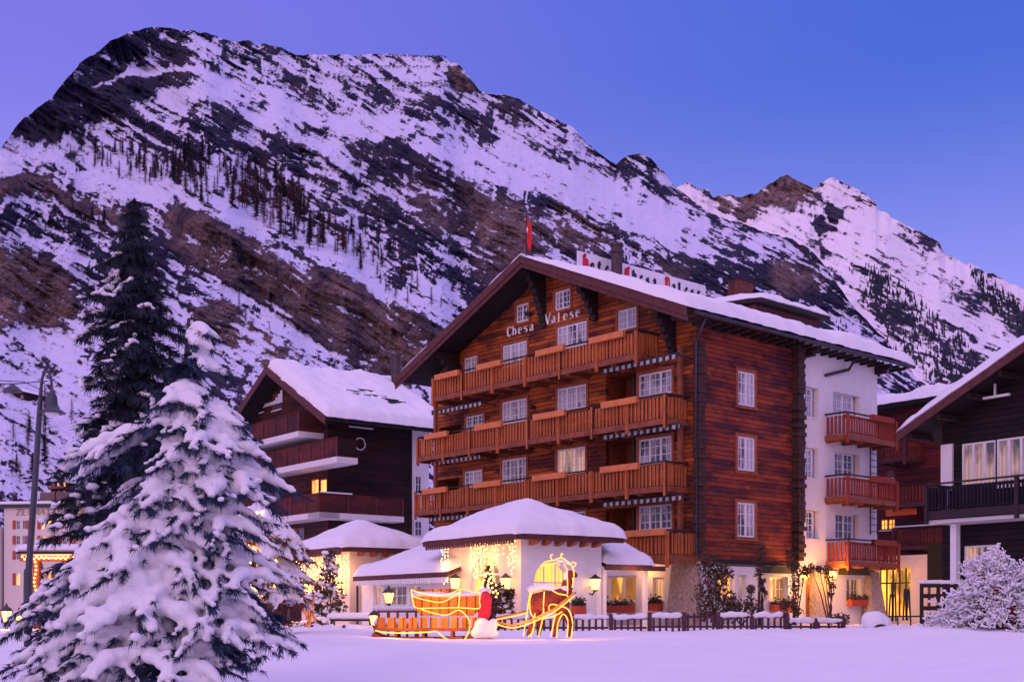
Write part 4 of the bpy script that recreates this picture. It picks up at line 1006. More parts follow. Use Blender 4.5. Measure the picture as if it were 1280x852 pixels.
def arch_window(T, h, glassm, bars=3):
    us_ = [p[0] for p in h]; wz = [p[1] for p in h]; u0, u1, z0, z1 = min(us_), max(us_), min(wz), max(wz); c = ((u0+u1)/2, (z0+z1)/2)
    f = MB(T); n = len(h); inn = [(c[0]+(u-c[0])*.90, c[1]+(w_-c[1])*.92) for u, w_ in h]
    for i in range(n):
        j = (i+1) % n; f.prism([h[i], h[j], inn[j], inn[i]], -.20, -.13)
    for k in range(1, bars):
        x = u0+(u1-u0)*k/bars; f.box(x-.03, x+.03, -.19, -.135, z0+.05, z1-.08*abs(k-bars/2)-.12)
    zz = z0+(z1-z0)*.58; f.box(u0+.05, u1-.05, -.188, -.137, zz-.03, zz+.03)
    o = f.build('window', M['frame'], pav)
    g = MB(T); g.prism(inn, -.215, -.175); g.build('pane', M[glassm], o)
arch_window(front_T, hA, 'glass_lit'); arch_window(side_T, hB, 'glass_lit')
ex0, ey1 = px0-.55, PV.side(777, 668, .6)[0]
m = MB(); m.box(ex0, .6, -.6, ey1, ze, ze+.09); rfp = m.build('roof', M['dark'], pav)
m = MB(); m.box(ex0-.05, .65, -.66, -.602, ze-.04, ze+.20); m.box(.602, .66, -.60, ey1+.05, ze-.04, ze+.20); m.build('fascia', M['fascia'], rfp)
apz = PV.world(0,0,0).y; apz = .5 + (764-624)/1510*44.3
hip_snow('roof_snow', (ex0-.12, .72, -.74, ey1+.12, ze+.10, apz, 0), .40, pav, 5, 64)
corbels(pav, side_T, .15, py1-.1, 6, ze-.005)
scallop(pav, front_T, ex0+.1, .5, ze-.045, .62)
# --- wing between the pavilions
AX = Frame(566, 45.8, -55.4)
ax = thing('restaurant_wing', 'low white wing with a snow slab roof and dentil trim between the two pavilions', 'building', AX.o, AX.rot)
u0 = AX.front(452, 735)[0]; u1 = .8; zt = AX.front(500, 722)[1]
AW = [(467,477,731,757,1,2),(481,508,731,757,2,2),(512,526,731,757,1,2)]
hs = []; wl = []
for a, b, y0, y1, c, r_ in AW:
    ua, ub = AX.front(a, y0)[0], AX.front(b, y0)[0]; z1, z0 = AX.front((a+b)/2, y0)[1], AX.front((a+b)/2, y1)[1]; hs.append(rect(ua, ub, z0, z1)); wl.append(((ua+ub)/2, z0, ub-ua, z1-z0, c, r_))
m = MB(front_T); m.wall(rect(u0, u1, -.5, zt+.4), hs, .2); m.build('front_wall', M['stucco'], ax)
m = MB(); m.box(u0+.01, u1, .21, 3.2, -.5, zt+.38); m.build('inner_wall', M['stucco'], ax)
for (um, z0, wd, ht, c, r_) in wl: window(ax, front_T, um, z0, wd, ht, c, r_, 'glass_warm', inset=.12)
ze2 = AX.front(505, 718, .6)[1]; zr_ = AX.front(500, 684, -2.5)[1]
ua, ub = AX.front(443, 716, .6)[0], .7
m = MB(); m.add([(ua,-.6,ze2),(ub,-.6,ze2),(ub,3.2,zr_),(ua,3.2,zr_),(ua,-.6,ze2-.1),(ub,-.6,ze2-.1),(ub,3.2,zr_-.1),(ua,3.2,zr_-.1)], [(0,1,2,3),(7,6,5,4),(0,4,5,1),(1,5,6,2),(2,6,7,3),(3,7,4,0)]); rw = m.build('roof', M['fascia'], ax)
m = MB(); m.box(ua-.03, ub, -.66, -.603, ze2-.16, ze2+.04); m.build('fascia', M['fascia'], rw)
snow_slab('roof_snow', [(ua-.05,-.68,ze2+.03),(ub,-.68,ze2+.03),(ub,3.2,zr_+.03),(ua+1.0,3.2,zr_+.03)], .42, ax, 9, 50, 30, .08)
scallop(ax, front_T, ua+.15, ub, ze2-.165, .62, mat='frame', step=.15, drop=.2)
m = MB(); m.tube([(u0-.1, -.15, ze2-.2), (u0-.1, -.15, -.3)], .05, 8); m.build('drainpipe', M['iron'], ax)
# --- the small pavilion
SP = Frame(437, 52.4, -55.4)
sp_ = thing('restaurant_pavilion', 'smaller white pavilion on the left with icicle lights down its warm lit wall', 'pavilion', SP.o, SP.rot)
x0 = SP.front(377, 730)[0]; y1 = SP.side(490, 700)[0]+1.2; ze3 = SP.front(437, 687, .5)[1]
m = MB(); m.box(x0, 0, 0, y1, -.5, ze3); m.build('wall', M['cream'], sp_)
ex0 = SP.front(363, 692, .6)[0]; ey1 = y1+.5
m = MB(); m.box(ex0, .6, -.6, ey1, ze3+.003, ze3+.09); rfs = m.build('roof', M['dark'], sp_)
m = MB(); m.box(ex0-.05, .65, -.66, -.602, ze3-.04, ze3+.16); m.box(.602, .66, -.60, ey1+.05, ze3-.04, ze3+.16); m.build('fascia', M['fascia'], rfs)
hip_snow('roof_snow', (ex0-.12, .72, -.74, ey1+.12, ze3+.10, .5+(764-650)/1510*55.0, 0), .36, sp_, 8, 56)
corbels(sp_, side_T, .15, 2.6, 4, ze3-.005)
scallop(sp_, front_T, ex0+.1, .5, ze3-.045, .62)
lampcap = thing('roof_light', 'glowing snow-capped roof lantern on the small pavilion roof', 'lamp', P(488, 678, 55.0), SP.rot)
m = MB(); m.lathe([(.05,-.9),(.05,.02),(.34,.05),(.34,.22),(.05,.24)], (0,0,0), 12); m.build('lamp_glass', M['lglass'], lampcap)
m = MB(); m.ball((0,0,.34), .55, .45, .17, 14, 8); m.build('snow_cap', M['snow_fine'], lampcap, smooth=True)
lamp('roof_lantern_light', P(488, 676, 54.2), 14)
# --- snowy lean-to between the big pavilion and the hotel
lt = thing('lean_to_roof', 'snow covered lean-to roof between the large pavilion and the hotel ground floor', 'roof', PV.o, PV.rot)
ya, yb = py1+.05, PV.side(806, 705, -.3)[0]; za = PV.side(752, 679, -.5)[1]; zb = PV.side(806, 707, -.3)[1]
m = MB(); m.add([(.15,ya,zb),(.15,yb,zb),(-3.5,yb-.3,za+.55),(-3.5,ya,za+.55),(.15,ya,zb-.12),(.15,yb,zb-.12),(-3.5,yb-.3,za+.4),(-3.5,ya,za+.4)], [(0,1,2,3),(7,6,5,4),(0,4,5,1),(1,5,6,2),(2,6,7,3),(3,7,4,0)]); m.build('roof', M['dark'], lt)
snow_slab('roof_snow', [(.22,ya,zb+.01),(.22,yb+.1,zb+.01),(-3.5,yb-.25,za+.56),(-3.5,ya,za+.56)], .45, lt, 12, 30, 26, .08)
m = MB(); m.box(.1,.2,ya,yb+.6,zb-.2,zb-.02); m.build('fascia', M['fascia'], lt)
m = MB(); m.box(-.1,.02,ya,ya+.16,-.4,zb-.12); m.build('post', M['stucco'], lt)
m = MB(); m.box(-.12,.03,yb-.3,yb-.14,-.4,zb-.12); m.build('post', M['stucco'], lt)
lamp('eave_light', PV.world(.5, ya+1.2, zb-.5), 40, (1,.46,.12), .08)
lamp('eave_light', H.world(fu(812, 720)[0], -.6, 2.2), 36, (1,.46,.12), .08)
# ================================================================== brown chalet on the left
BC = Frame(410, 68.0, -51.5)
bc = thing('brown_chalet', 'dark brown apartment chalet with white balcony slabs and snowy roof left of the timber hotel', 'chalet', BC.o, BC.rot)
def bf(px, py, off=0.0): return BC.front(px, py, off)
def bs(px, py, off=0.0): return BC.side(px, py, off)
bl = bf(296, 580)[0]; apx, apz = bf(322, 463, 1.2); eL = bf(277, 527, 1.2); eR = bf(409, 521, 1.2)
bend = bs(515, 600)[0]; rend = bs(545, 530, .8)[0]
xm = (eL[0]+eR[0])/2 - .3; sl = (apz-eR[1])/(eR[0]-xm)
def brz(x): return apz - sl*abs(x-xm)
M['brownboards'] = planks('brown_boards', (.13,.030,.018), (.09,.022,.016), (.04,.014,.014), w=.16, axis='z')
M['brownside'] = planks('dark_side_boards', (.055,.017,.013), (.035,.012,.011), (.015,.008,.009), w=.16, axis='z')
M['brownrail'] = planks('brown_balcony_boards', (.17,.030,.022), (.11,.022,.018), (.06,.015,.015), w=.2, axis='x')
M['whiteslab'] = plain('white_slab', (.70,.68,.66), .85, .05, 3, .1)
BW = [(340,352,492,512,1,1,'glass_dark'),(315,330,497,516,1,1,'glass'),(398,405,538,560,1,1,'glass'),(349,364,547,566,2,1,'glass_dark'),(388,398,598,624,1,1,'glass_lit'),(399,408,598,622,1,1,'glass_lit'),(330,350,600,630,2,1,'glass_dark'),(360,380,660,690,2,1,'glass_dark'),(330,345,545,572,2,1,'glass_dark')]
hs = []; wl = []
for a, b, y0, y1, c, r_, g in BW:
    ua, ub = bf(a, y0)[0], bf(b, y0)[0]; z1, z0 = bf((a+b)/2, y0)[1], bf((a+b)/2, y1)[1]; hs.append(rect(ua, ub, z0, z1)); wl.append(((ua+ub)/2, z0, ub-ua, z1-z0, c, g))
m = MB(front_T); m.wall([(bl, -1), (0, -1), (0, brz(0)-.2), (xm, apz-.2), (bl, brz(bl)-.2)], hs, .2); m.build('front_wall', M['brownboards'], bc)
for (um, z0, wd, ht, c, g) in wl: window(bc, front_T, um, z0, wd, ht, c, 0, g, inset=.1, fr='frame_wood')
# pale vertical boards in the gable
m = MB(front_T); r_ = random.Random(3); x = bf(298, 495)[0]
while x < bf(352, 490)[0]:
    z1 = brz(x)-.75; m.box(x, x+.24, .01, .03+.004*(r_.random()), bf(320, 512)[1], max(bf(320,512)[1]+.2, z1)); x += .30
m.build('gable_cladding', M['panel'], bc)
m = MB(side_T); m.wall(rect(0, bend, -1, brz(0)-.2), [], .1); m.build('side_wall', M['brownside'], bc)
m = MB(); m.box(.0, .06, bend, rend, -1, brz(0)-.2); m.add([(bl, rend, -1), (.03, rend, -1), (.03, rend, brz(0)-.2), (xm, rend, apz-.2), (bl, rend, brz(bl)-.2)], [(0,1,2,3,4)]); m.add([(bl,0,-1),(bl,rend,-1),(bl,rend,brz(bl)-.2),(bl,0,brz(bl)-.2)], [(0,1,2,3)]); m.build('rear_wall', M['stucco'], bc)
m = MB(); m.box(bl+.05, -.25, .3, rend-.05, -1, brz(0)-.6); m.build('core_wall', M['black'], bc)
for (a, b, y0, y1) in ((518,526,594,616),(517,527,650,670)):
    ya, yb = bs(a, y0, .06)[0], bs(b, y0, .06)[0]; z1, z0 = bs(a, y0, .06)[1], bs(a, y1, .06)[1]
    window(bc, side_off(.075), (ya+yb)/2, z0, max(.5, yb-ya), z1-z0, 1, 2, 'glass_dark', inset=-.01)
for xa, xb in ((xm, eR[0]), (eL[0], xm)):
    za, zb = brz(xa), brz(xb); m = MB(); Y0, Y1 = -1.3, rend+.7
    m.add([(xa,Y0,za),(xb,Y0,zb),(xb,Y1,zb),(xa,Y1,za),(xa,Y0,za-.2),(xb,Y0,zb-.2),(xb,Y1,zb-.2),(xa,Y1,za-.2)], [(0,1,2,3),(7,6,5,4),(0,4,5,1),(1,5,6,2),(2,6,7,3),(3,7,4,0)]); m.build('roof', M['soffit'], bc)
    v = MB(); v.add([(xa,Y0-.06,za+.05),(xb,Y0-.06,zb+.05),(xb,Y0-.06,zb-.42),(xa,Y0-.06,za-.42),(xa,Y0-.003,za+.05),(xb,Y0-.003,zb+.05),(xb,Y0-.003,zb-.42),(xa,Y0-.003,za-.42)], [(0,1,2,3),(7,6,5,4),(0,4,5,1),(1,5,6,2),(2,6,7,3),(3,7,4,0)]); v.build('verge_board', M['fascia'], bc)
zR = brz(eR[0])
bsn = snow_slab('roof_snow', [(xm, -1.3, apz+.02), (xm, rend+.7, apz+.02), (eR[0]+.1, rend+.7, zR+.02), (eR[0]+.1, -1.3, zR+.02)], .55, bc, 21, 70, 44, .14)
snow_slab('roof_snow', [(xm, rend+.7, apz+.02), (xm, -1.25, apz+.02), (eL[0]-.1, -1.25, brz(eL[0])+.02), (eL[0]-.1, rend+.7, brz(eL[0])+.02)], .35, bc, 22, 40, 30, .06)
# dark snow guards poking through
for (a, b, y) in ((422,440,488),(432,452,494),(448,466,484),(452,470,492),(470,487,497),(480,500,500),(462,480,487),(432,450,482)):
    k = MB(); t_ = (y-470)/60; 
    ya = bs(a, y, (eR[0]-xm)*(-.6+t_) )[0]; xx = xm+(eR[0]-xm)*(.38+t_*.6); yb = ya+1.2
    k.box(xx-.05, xx+.05, ya, yb, brz(xx)+.3, brz(xx)+.60); k.build('snow_guard', M['iron'], bc)
def slab_balcony(T, u0, u1, z, out, rail=1.0, right=True, left=True, side=False, name='balcony', snow=True):
    d = MB(T); d.box(u0, u1, .0 if not side else .065, out, z-.32, z); o = d.build(name, M['whiteslab'], bc)
    r_ = MB(T); r_.box(u0, u1, out-.12, out-.06, z+.003, z+rail)
    if right: r_.box(u1-.06, u1-.002, .07, out-.123, z+.003, z+rail)
    if left: r_.box(u0+.002, u0+.06, .07, out-.123, z+.003, z+rail)
    r_.build('railing', M['brownrail'], o)
    h = MB(T); h.box(u0-.02, u1+.02, out-.15, out-.03, z+rail+.003, z+rail+.06); h.build('handrail', M['brownrail'], o)
    n = max(1, int((u1-u0)/1.4))
    for i in range(n+1):
        p = MB(T); x = u0+.06+(u1-u0-.12)*i/n; p.box(x-.05, x+.05, out-.055, out-.02, z-.1, z+rail); p.build('post', M['fascia'], o)
    return o
z = bf(345, 545, 1.6)[1]; slab_balcony(front_T, bf(300, 548, 1.6)[0], bf(373, 530, 1.6)[0], z, 1.6)
z = bf(370, 580, 1.3)[1]; slab_balcony(front_T, bf(300, 590, 1.3)[0], bf(421, 573, 1.3)[0], z, 1.3)
z = bf(370, 643, 1.3)[1]; slab_balcony(front_T, bf(300, 650, 1.3)[0], 1.3, z, 1.3, right=False)
slab_balcony(side_T, -1.3, bs(505, 636, 1.3)[0], z-.002, 1.3, side=True, left=False)
m = MB(side_T); y0 = bs(405, 640, 1.3)[0]; m.box(-1.2, bs(440, 640, 1.3)[0], 1.2, 1.34, z+1.06, z+1.13); m.build('rail_snow', M['snow_fine'], bc)
m = MB(); mzz = brz(0)-1.0; cy, cz = bs(497, 492, -2.5); m.lathe([(.3,-3),(.3,1.6),(.36,1.62),(.36,1.8),(.25,1.82)], (xm+1.5, bs(495, 480, xm+1.5)[0], brz(xm+1.5)+.6), 12); m.build('chimney', M['copper'], bc)
wl_ = thing('wall_ornament', 'pale wire ornament hanging on the dark side wall of the brown chalet', 'ornament', BC.o, BC.rot)
ya, za = bs(450, 548, .05); m = MB(side_T); m.box(ya-.7, ya+.9, .01, .05, za+.6, za+.68); m.build('bar', M['panel'], wl_)
m = MB(side_T); m.tube([(ya+.35*math.cos(t_*.7), .06, za-.3+.35*math.sin(t_*.7)) for t_ in range(10)], .035, 6); m.build('hoop', M['panel'], wl_)
# ================================================================== dark chalet on the right
DC = Frame(1193, 44.0, -55.0)
dc = thing('dark_chalet', 'dark timber chalet with a black balcony and curtained windows at the right edge', 'chalet', DC.o, DC.rot)
def df(px, py, off=0.0): return DC.front(px, py, off)
a0, b0 = df(1126, 541, 1.3), df(1280, 433, 1.3); sl = (b0[1]-a0[1])/(b0[0]-a0[0]); xr = b0[0]+3.2; zrr = a0[1]+sl*(xr-a0[0])
def drz(x): return a0[1]+sl*(x-a0[0]) if x < xr else zrr - sl*(x-xr)
xw0 = df(1178, 600)[0]; xw1 = 2*xr-xw0
M['plum'] = planks('plum_dark_boards', (.030,.016,.020), (.020,.012,.016), (.010,.007,.010), w=.2, axis='z')
hs = []; wl = []
for a, b, y0, y1, c, g in ((1202,1245,552,606,3,'glass_cur'),(1245.5,1292,546,606,3,'glass_cur'),(1205,1250,681,716,2,'glass_warm')):
    ua, ub = df(a, y0)[0], df(b, y0)[0]; z1, z0 = df((a+b)/2, y0)[1], df((a+b)/2, y1)[1]; hs.append(rect(ua, ub-.02, z0, z1)); wl.append(((ua+ub)/2, z0, ub-ua-.02, z1-z0, c, g))
M['glass_cur'] = glass('cream_curtain_window', (1,.62,.34), .16, (.66,.52,.40))
m = MB(front_T); m.wall([(xw0, -1), (xw1, -1), (xw1, drz(xw1)-.2), (xr, zrr-.2), (xw0, drz(xw0)-.2)], hs, .2); m.build('front_wall', M['plum'], dc)
for (um, z0, wd, ht, c, g) in wl: window(dc, front_T, um, z0, wd, ht, c, 0, g, inset=.08)
m = MB(); m.box(xw0+.02, xw1, .35, 11, -1, drz(xw0)-.25); m.build('core_wall', M['stucco'], dc)
for xa, xb in ((a0[0], xr), (xr, 2*xr-a0[0])):
    za, zb = drz(xa), drz(xb); m = MB(); Y0, Y1 = -1.5, 12
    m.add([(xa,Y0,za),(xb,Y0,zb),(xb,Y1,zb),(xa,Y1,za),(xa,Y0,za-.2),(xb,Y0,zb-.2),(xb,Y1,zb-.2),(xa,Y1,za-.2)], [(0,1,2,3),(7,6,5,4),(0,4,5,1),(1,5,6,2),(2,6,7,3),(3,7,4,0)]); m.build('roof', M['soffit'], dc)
    v = MB(); v.add([(xa,Y0-.06,za+.03),(xb,Y0-.06,zb+.03),(xb,Y0-.06,zb-.3),(xa,Y0-.06,za-.3),(xa,Y0-.003,za+.03),(xb,Y0-.003,zb+.03),(xb,Y0-.003,zb-.3),(xa,Y0-.003,za-.3)], [(0,1,2,3),(7,6,5,4),(0,4,5,1),(1,5,6,2),(2,6,7,3),(3,7,4,0)]); v.build('verge_board', M['fascia'], dc)
    snow_slab('roof_snow', [(xa,Y0-.1,za+.01),(xb,Y0-.1,zb+.01),(xb,Y1,zb+.01),(xa,Y1,za+.01)], .46, dc, 31, 40, 40, .06)
for i in range(7):
    x = a0[0]+.4+(xr-a0[0]-.8)*i/6; m = MB(); m.beam((x, -1.35, drz(x)-.35), (x, 0, drz(x)-.35), .14, .2); m.build('purlin', M['dark'], dc)
ub0 = df(1160, 604, 1.5)[0]; zb_ = df(1200, 600.5, 1.5)[1]
M['blackrail'] = planks('black_balcony_boards', (.020,.017,.030), (.014,.012,.024), (.010,.008,.014), w=.115, axis='x')
M['darkbeam'] = plain('dark_beam', (.028,.015,.020), .8, .3, 4)
balcony(dc, front_T, ub0, xw1, zb_-1.02, 1.5, 'blackrail', [], right=False, beams='darkbeam', board=.075, gap=.14, slab=.25, post_step=3.4)
m = MB(front_T); m.box(ub0, xw1, .02, 1.45, zb_-1.02-.40, zb_-1.02-.28); m.build('slab', M['whiteslab'], dc)
for px in (1194,):
    x = df(px, 700, .9)[0]; m = MB(front_T); m.box(x-.12, x+.12, .78, 1.02, -.5, zb_-1.45); m.build('post', M['panel'], dc)
x = df(1187, 560, .1)[0]; m = MB(front_T); m.box(xw0, x+.1, .003, .10, zb_-.98, df(1187, 555)[1]); m.build('white_pier', M['stucco'], dc)
tb = thing('strip_lamp', 'dim fluorescent strip lamp under the eave of the dark chalet', 'lamp', DC.o, DC.rot)
u_, z_ = df(1243, 495, .6); m = MB(front_T); m.box(u_-.55, u_+.55, .5, .62, z_-.05, z_+.03); m.box(u_-.03, u_+.03, .53, .59, z_+.033, drz(u_)-.2); m.build('tube', M['panel'], tb)
# ================================================================== red building behind
RB = Frame(1190, 62.0, -52.0)
rb = thing('red_house', 'red timber house with fretwork balconies between the white block and the dark chalet', 'house', RB.o, RB.rot)
def rf_(px, py, off=0.0): return RB.front(px, py, off)
M['redboards'] = planks('red_boards', (.20,.028,.022), (.14,.022,.020), (.07,.015,.018), w=.16, axis='z')
M['redrail'] = planks('red_fretwork_boards', (.30,.055,.03), (.22,.042,.028), (.12,.03,.022), w=.2, axis='x')
xl = rf_(1090, 600)[0]; zt = rf_(1120, 512)[1]
hs = []; wl = []
for a, b, y0, y1, c, g in ((1106,1117,588,597,1,'glass_dark'),(1100,1119,648,662,2,'glass_lit')):
    ua, ub = rf_(a, y0)[0], rf_(b, y0)[0]; z1, z0 = rf_((a+b)/2, y0)[1], rf_((a+b)/2, y1)[1]; hs.append(rect(ua, ub, z0, z1)); wl.append(((ua+ub)/2, z0, ub-ua, z1-z0, c, g))
m = MB(front_T); m.wall(rect(xl, 1.0, -1, zt), hs, .2); m.build('front_wall', M['redboards'], rb)
for (um, z0, wd, ht, c, g) in wl: window(rb, front_T, um, z0, wd, ht, c, 2, g, inset=.1, fr='frame_wood')
m = MB(); m.box(xl+.02, 1.0, .3, 9, -1, zt-.02); m.build('core_wall', M['redboards'], rb)
zs = rf_(1125, 503, .8)[1]
m = MB(); m.box(xl-1, 1.6, -1.0, 9.5, zs-.16, zs); m.build('roof', M['soffit'], rb)
snow_slab('roof_snow', [(xl-1,-1.05,zs+.01),(1.6,-1.05,zs+.01),(1.6,9.5,zs+.9),(xl-1,9.5,zs+.9)], .55, rb, 41, 50, 26, .1)
for (pa, pb, yr, yd, sn) in ((1098,1132,549,574,0),(1119,1162,604,634,0),(1118,1190,657,688,1)):
    z = rf_((pa+pb)/2, yr, 1.4)[1]
    balcony(rb, front_T, rf_(pa, yr, 1.4)[0], rf_(pb, yr, 1.4)[0], z-1.0, 1.4, 'redrail', [], beams='fascia', gap=.2, board=.14, rail=1.0, snow=bool(sn), post_step=3, left=False)
m = MB(front_T); z = rf_(1140, 640, 1.3)[1]; m.prism([(rf_(1122,642,.1)[0], z-.1), (rf_(1160,642,.1)[0], z-.1), (rf_(1160,642,.1)[0], z+.25), (rf_(1122,642,.1)[0], z+.25)], 1.1, 1.16); m.build('orange_awning', plain('orange_awning', (.75,.12,.02), .8, .1, 3), rb)
# black cupboard-like screen and shop below
sc = thing('black_screen', 'tall black panel screen beside the red house terrace', 'screen', P(1190, 764, 50)*1, R(-55))
sc.location.z = 0; f_ = Frame(1190, 50, -55); a = f_.front(1159, 700)[0]; z1 = f_.front(1175, 678)[1]; z0 = f_.front(1175, 724)[1]
m = MB(); m.box(a, 0, 0, .12, z0, z1); m.build('panel', M['black'], sc); m = MB(); m.box(a, a+.1, .02, .1, -.3, z0-.002); m.build('post', M['iron'], sc); m = MB(); m.box(-.1, 0, .02, .1, -.3, z0-.002); m.build('post', M['iron'], sc)
SH = Frame(1150, 56.0, -52.0)
shp = thing('ski_shop', 'cream ground floor ski room with a wide glowing glass front under the red terrace', 'shop', SH.o, SH.rot)
a, b = SH.front(1098, 730)[0], SH.front(1138, 730)[0]; z1, z0 = SH.front(1118, 710)[1], max(0.0, SH.front(1118, 770)[1]); zt2 = SH.front(1120, 694)[1]
m = MB(front_T); m.wall(rect(a-2.5, 1.2, -.6, zt2), [rect(a, b, z0, z1)], .25); m.build('front_wall', M['cream'], shp)
m = MB(); m.box(a-2.5, 1.2, .9, 5, -.6, zt2-.01); m.build('core_wall', M['cream'], shp)
m = MB(front_T)
for i in range(6):
    x = a+(b-a)*i/5; m.box(x-.035, x+.035, -.22, -.15, z0, z1)
m.box(a, b, -.218, -.152, z0+1.55, z0+1.62); fr_ = m.build('window', M['iron'], shp)
m = MB(front_T); m.box(a, b, -.24, -.20, z0, z1); m.build('pane', M['glass_shop'] if 'glass_shop' in M else M['glass_lit'], fr_)
lamp('shop_light', SH.world((a+b)/2, -1.2, 1.9), 34, (1,.44,.10), .2)
# ================================================================== hotel on the far left and chalets on the slope
def tiny_house(px, py_base, Y, wdt, hgt, deep, roof_h, label, deg, wall, rows, lit=()):
    q_ = on_mountain(MT, px, py_base); Y = q_.y-2; f = Frame(px, Y, deg, 0); f.o.z = P(px, py_base, Y).z
    t = thing('hillside_chalet', label, 'chalet', f.o, f.rot)
    m = MB(); m.box(-wdt, 0, 0, deep, -6, hgt); m.add([(-wdt,0,hgt),(0,0,hgt),(-wdt/2,0,hgt+roof_h),(-wdt,deep,hgt),(0,deep,hgt),(-wdt/2,deep,hgt+roof_h)], [(0,1,2),(5,4,3),(0,3,4,1)]); m.build('wall', M[wall], t)
    for xa, xb in ((-wdt-1.2, -wdt/2), (-wdt/2, 1.2)):
        k = roof_h/(wdt/2); za = hgt+roof_h-k*abs(xa+wdt/2)+.05; zb = hgt+roof_h-k*abs(xb+wdt/2)+.05
        m = MB(); m.add([(xa,-1.3,za),(xb,-1.3,zb),(xb,deep+.8,zb),(xa,deep+.8,za),(xa,-1.3,za+.3),(xb,-1.3,zb+.3),(xb,deep+.8,zb+.3),(xa,deep+.8,za+.3)], [(3,2,1,0),(4,5,6,7),(0,1,5,4),(1,2,6,5),(2,3,7,6),(3,0,4,7)]); ro = m.build('roof', M['dark'], t)
        snow_slab('roof_snow', [(xa,-1.35,za+.31),(xb,-1.35,zb+.31),(xb,deep+.8,zb+.31),(xa,deep+.8,za+.31)], .7, ro, int(px)+int(xa), 16, 16, .1)
    for i in range(rows):
        for j in range(3):
            u = -wdt*(j+.5)/3; z = 1.0+i*2.8
            if z+1.4 > hgt: continue
            window(t, front_T, u, z, 1.3, 1.4, 2, 0, 'glass_lit' if (i, j) in lit else 'glass_dark', inset=-.02)
    for i in range(1, rows):
        m = MB(front_T); m.box(-wdt+.2, -.2, .01, 1.2, i*2.8+.35, i*2.8+.5); b_ = m.build('balcony', M['dark'], t); m = MB(front_T); m.box(-wdt+.2, -.2, 1.1, 1.2, i*2.8+.503, i*2.8+1.2); m.build('railing', M['beam'], b_)
    return t
tiny_house(84, 622, 255, 9.0, 5.2, 9, 2.6, 'dark timber chalet with lit windows on the snowy hillside above the cream hotel', -35, 'brownboards', 2, ((1,1),(1,0)))
tiny_house(108, 628, 250, 6.0, 3.6, 8, 1.6, 'lower snow roofed chalet beside the tall dark spruce on the hillside', -40, 'brownside', 1)
tiny_house(106, 578, 330, 9.0, 3.0, 8, 2.0, 'small barn roof high on the slope behind the spruce', -30, 'brownside', 1)
tiny_house(33, 500, 520, 15, 3.4, 12, 2.2, 'lone dark barn half buried on the open snow slope at the left edge', -20, 'brownside', 1)
M['faded'] = plain('faded_letters', (.42,.30,.22), .9, .1, 3)
M['hutwood'] = plain('brown_hut', (.16,.10,.09), .9, .2, 2)
ZH = Frame(113, 190, -8.0); ZH.o.z = 0
zh = thing('cream_hotel', 'pale cream flat roofed hotel with red shutters and a faint name on its parapet', 'hotel', ZH.o, ZH.rot)
zx0 = ZH.front(5, 680)[0]; ztop = ZH.front(60, 634)[1]
hs = []; wl = []
for row, (y0, y1) in enumerate(((650,661),(669,680),(688,699),(716,731))):
    for px in (26, 57, 84):
        for q in (0, 1):
            a = px-6+q*8; ua, ub = ZH.front(a, y0)[0], ZH.front(a+5, y0)[0]; z1, z0 = ZH.front(px, y0)[1], ZH.front(px, y1)[1]
            hs.append(rect(ua, ub, z0, z1)); wl.append(((ua+ub)/2, z0, ub-ua, z1-z0, 'glass_lit' if (px == 57 and row in (0, 1, 3)) or (px == 26 and row == 3) else 'glass_dark', q))
m = MB(front_T); m.wall(rect(zx0, 0, -2, ztop), hs, .3); m.build('front_wall', M['cream2'] if 'cream2' in M else M['cream'], zh)
for (um, z0, wd, ht, g, q) in wl:
    o = window(zh, front_T, um, z0, wd, ht, 1, 2, g, inset=.15)
    k = MB(front_T); s_ = -1 if q == 0 else 1; k.box(um+s_*(wd/2+.04)-(wd*.75 if s_ < 0 else 0), um+s_*(wd/2+.04)+(wd*.75 if s_ > 0 else 0), .01, .08, z0, z0+ht); k.build('shutter', M['terracotta'], o)
m = MB(); m.box(zx0, 0, .4, 14, -2, ztop-.01); m.build('core_wall', M['cream'], zh)
m = MB(); m.box(zx0-.6, .6, -.7, 15, ztop+.003, ztop+.5); r0 = m.build('roof', M['iron'], zh); m = MB(); m.box(zx0-.6, .6, -.75, 15, ztop+.503, ztop+1.0); bevel(m.build('roof_snow', M['snow'], r0), .3, 2)
for (a, b) in ((50,68),(70,90)):
    ua, ub = ZH.front(a, 625, -4)[0], ZH.front(b, 625, -4)[0]; m = MB(); m.box(ua, ub, 4, 8, ztop+.9, ztop+2.8); m.build('roof_hut', M['hutwood'], zh)
ua, ub = ZH.front(20, 641)[0], ZH.front(110, 641)[0]; za = ZH.front(20, 643.5)[1]
write('ZERMATTERHOF', GL, front_T, ua, za, .95, (ub-ua)/12, .22, R(10), .02, zh, M['faded'])
nb = thing('balconied_building', 'narrow pink building with stacked balconies cut off at the left edge', 'building', ZH.world(zx0-.4, -.5, 0), ZH.rot)
m = MB(); m.box(-9, 0, 0, 12, -2, ztop-3); m.build('wall', M['cream'], nb)
for i in range(5):
    m = MB(); m.box(-8, -.2, -1.4, -.01, 2.5+i*2.9, 2.7+i*2.9); b_ = m.build('balcony', M['fascia'], nb); m = MB(); m.box(-8, -.2, -1.4, -1.3, 2.703+i*2.9, 3.6+i*2.9); m.build('railing', M['iron'], b_)
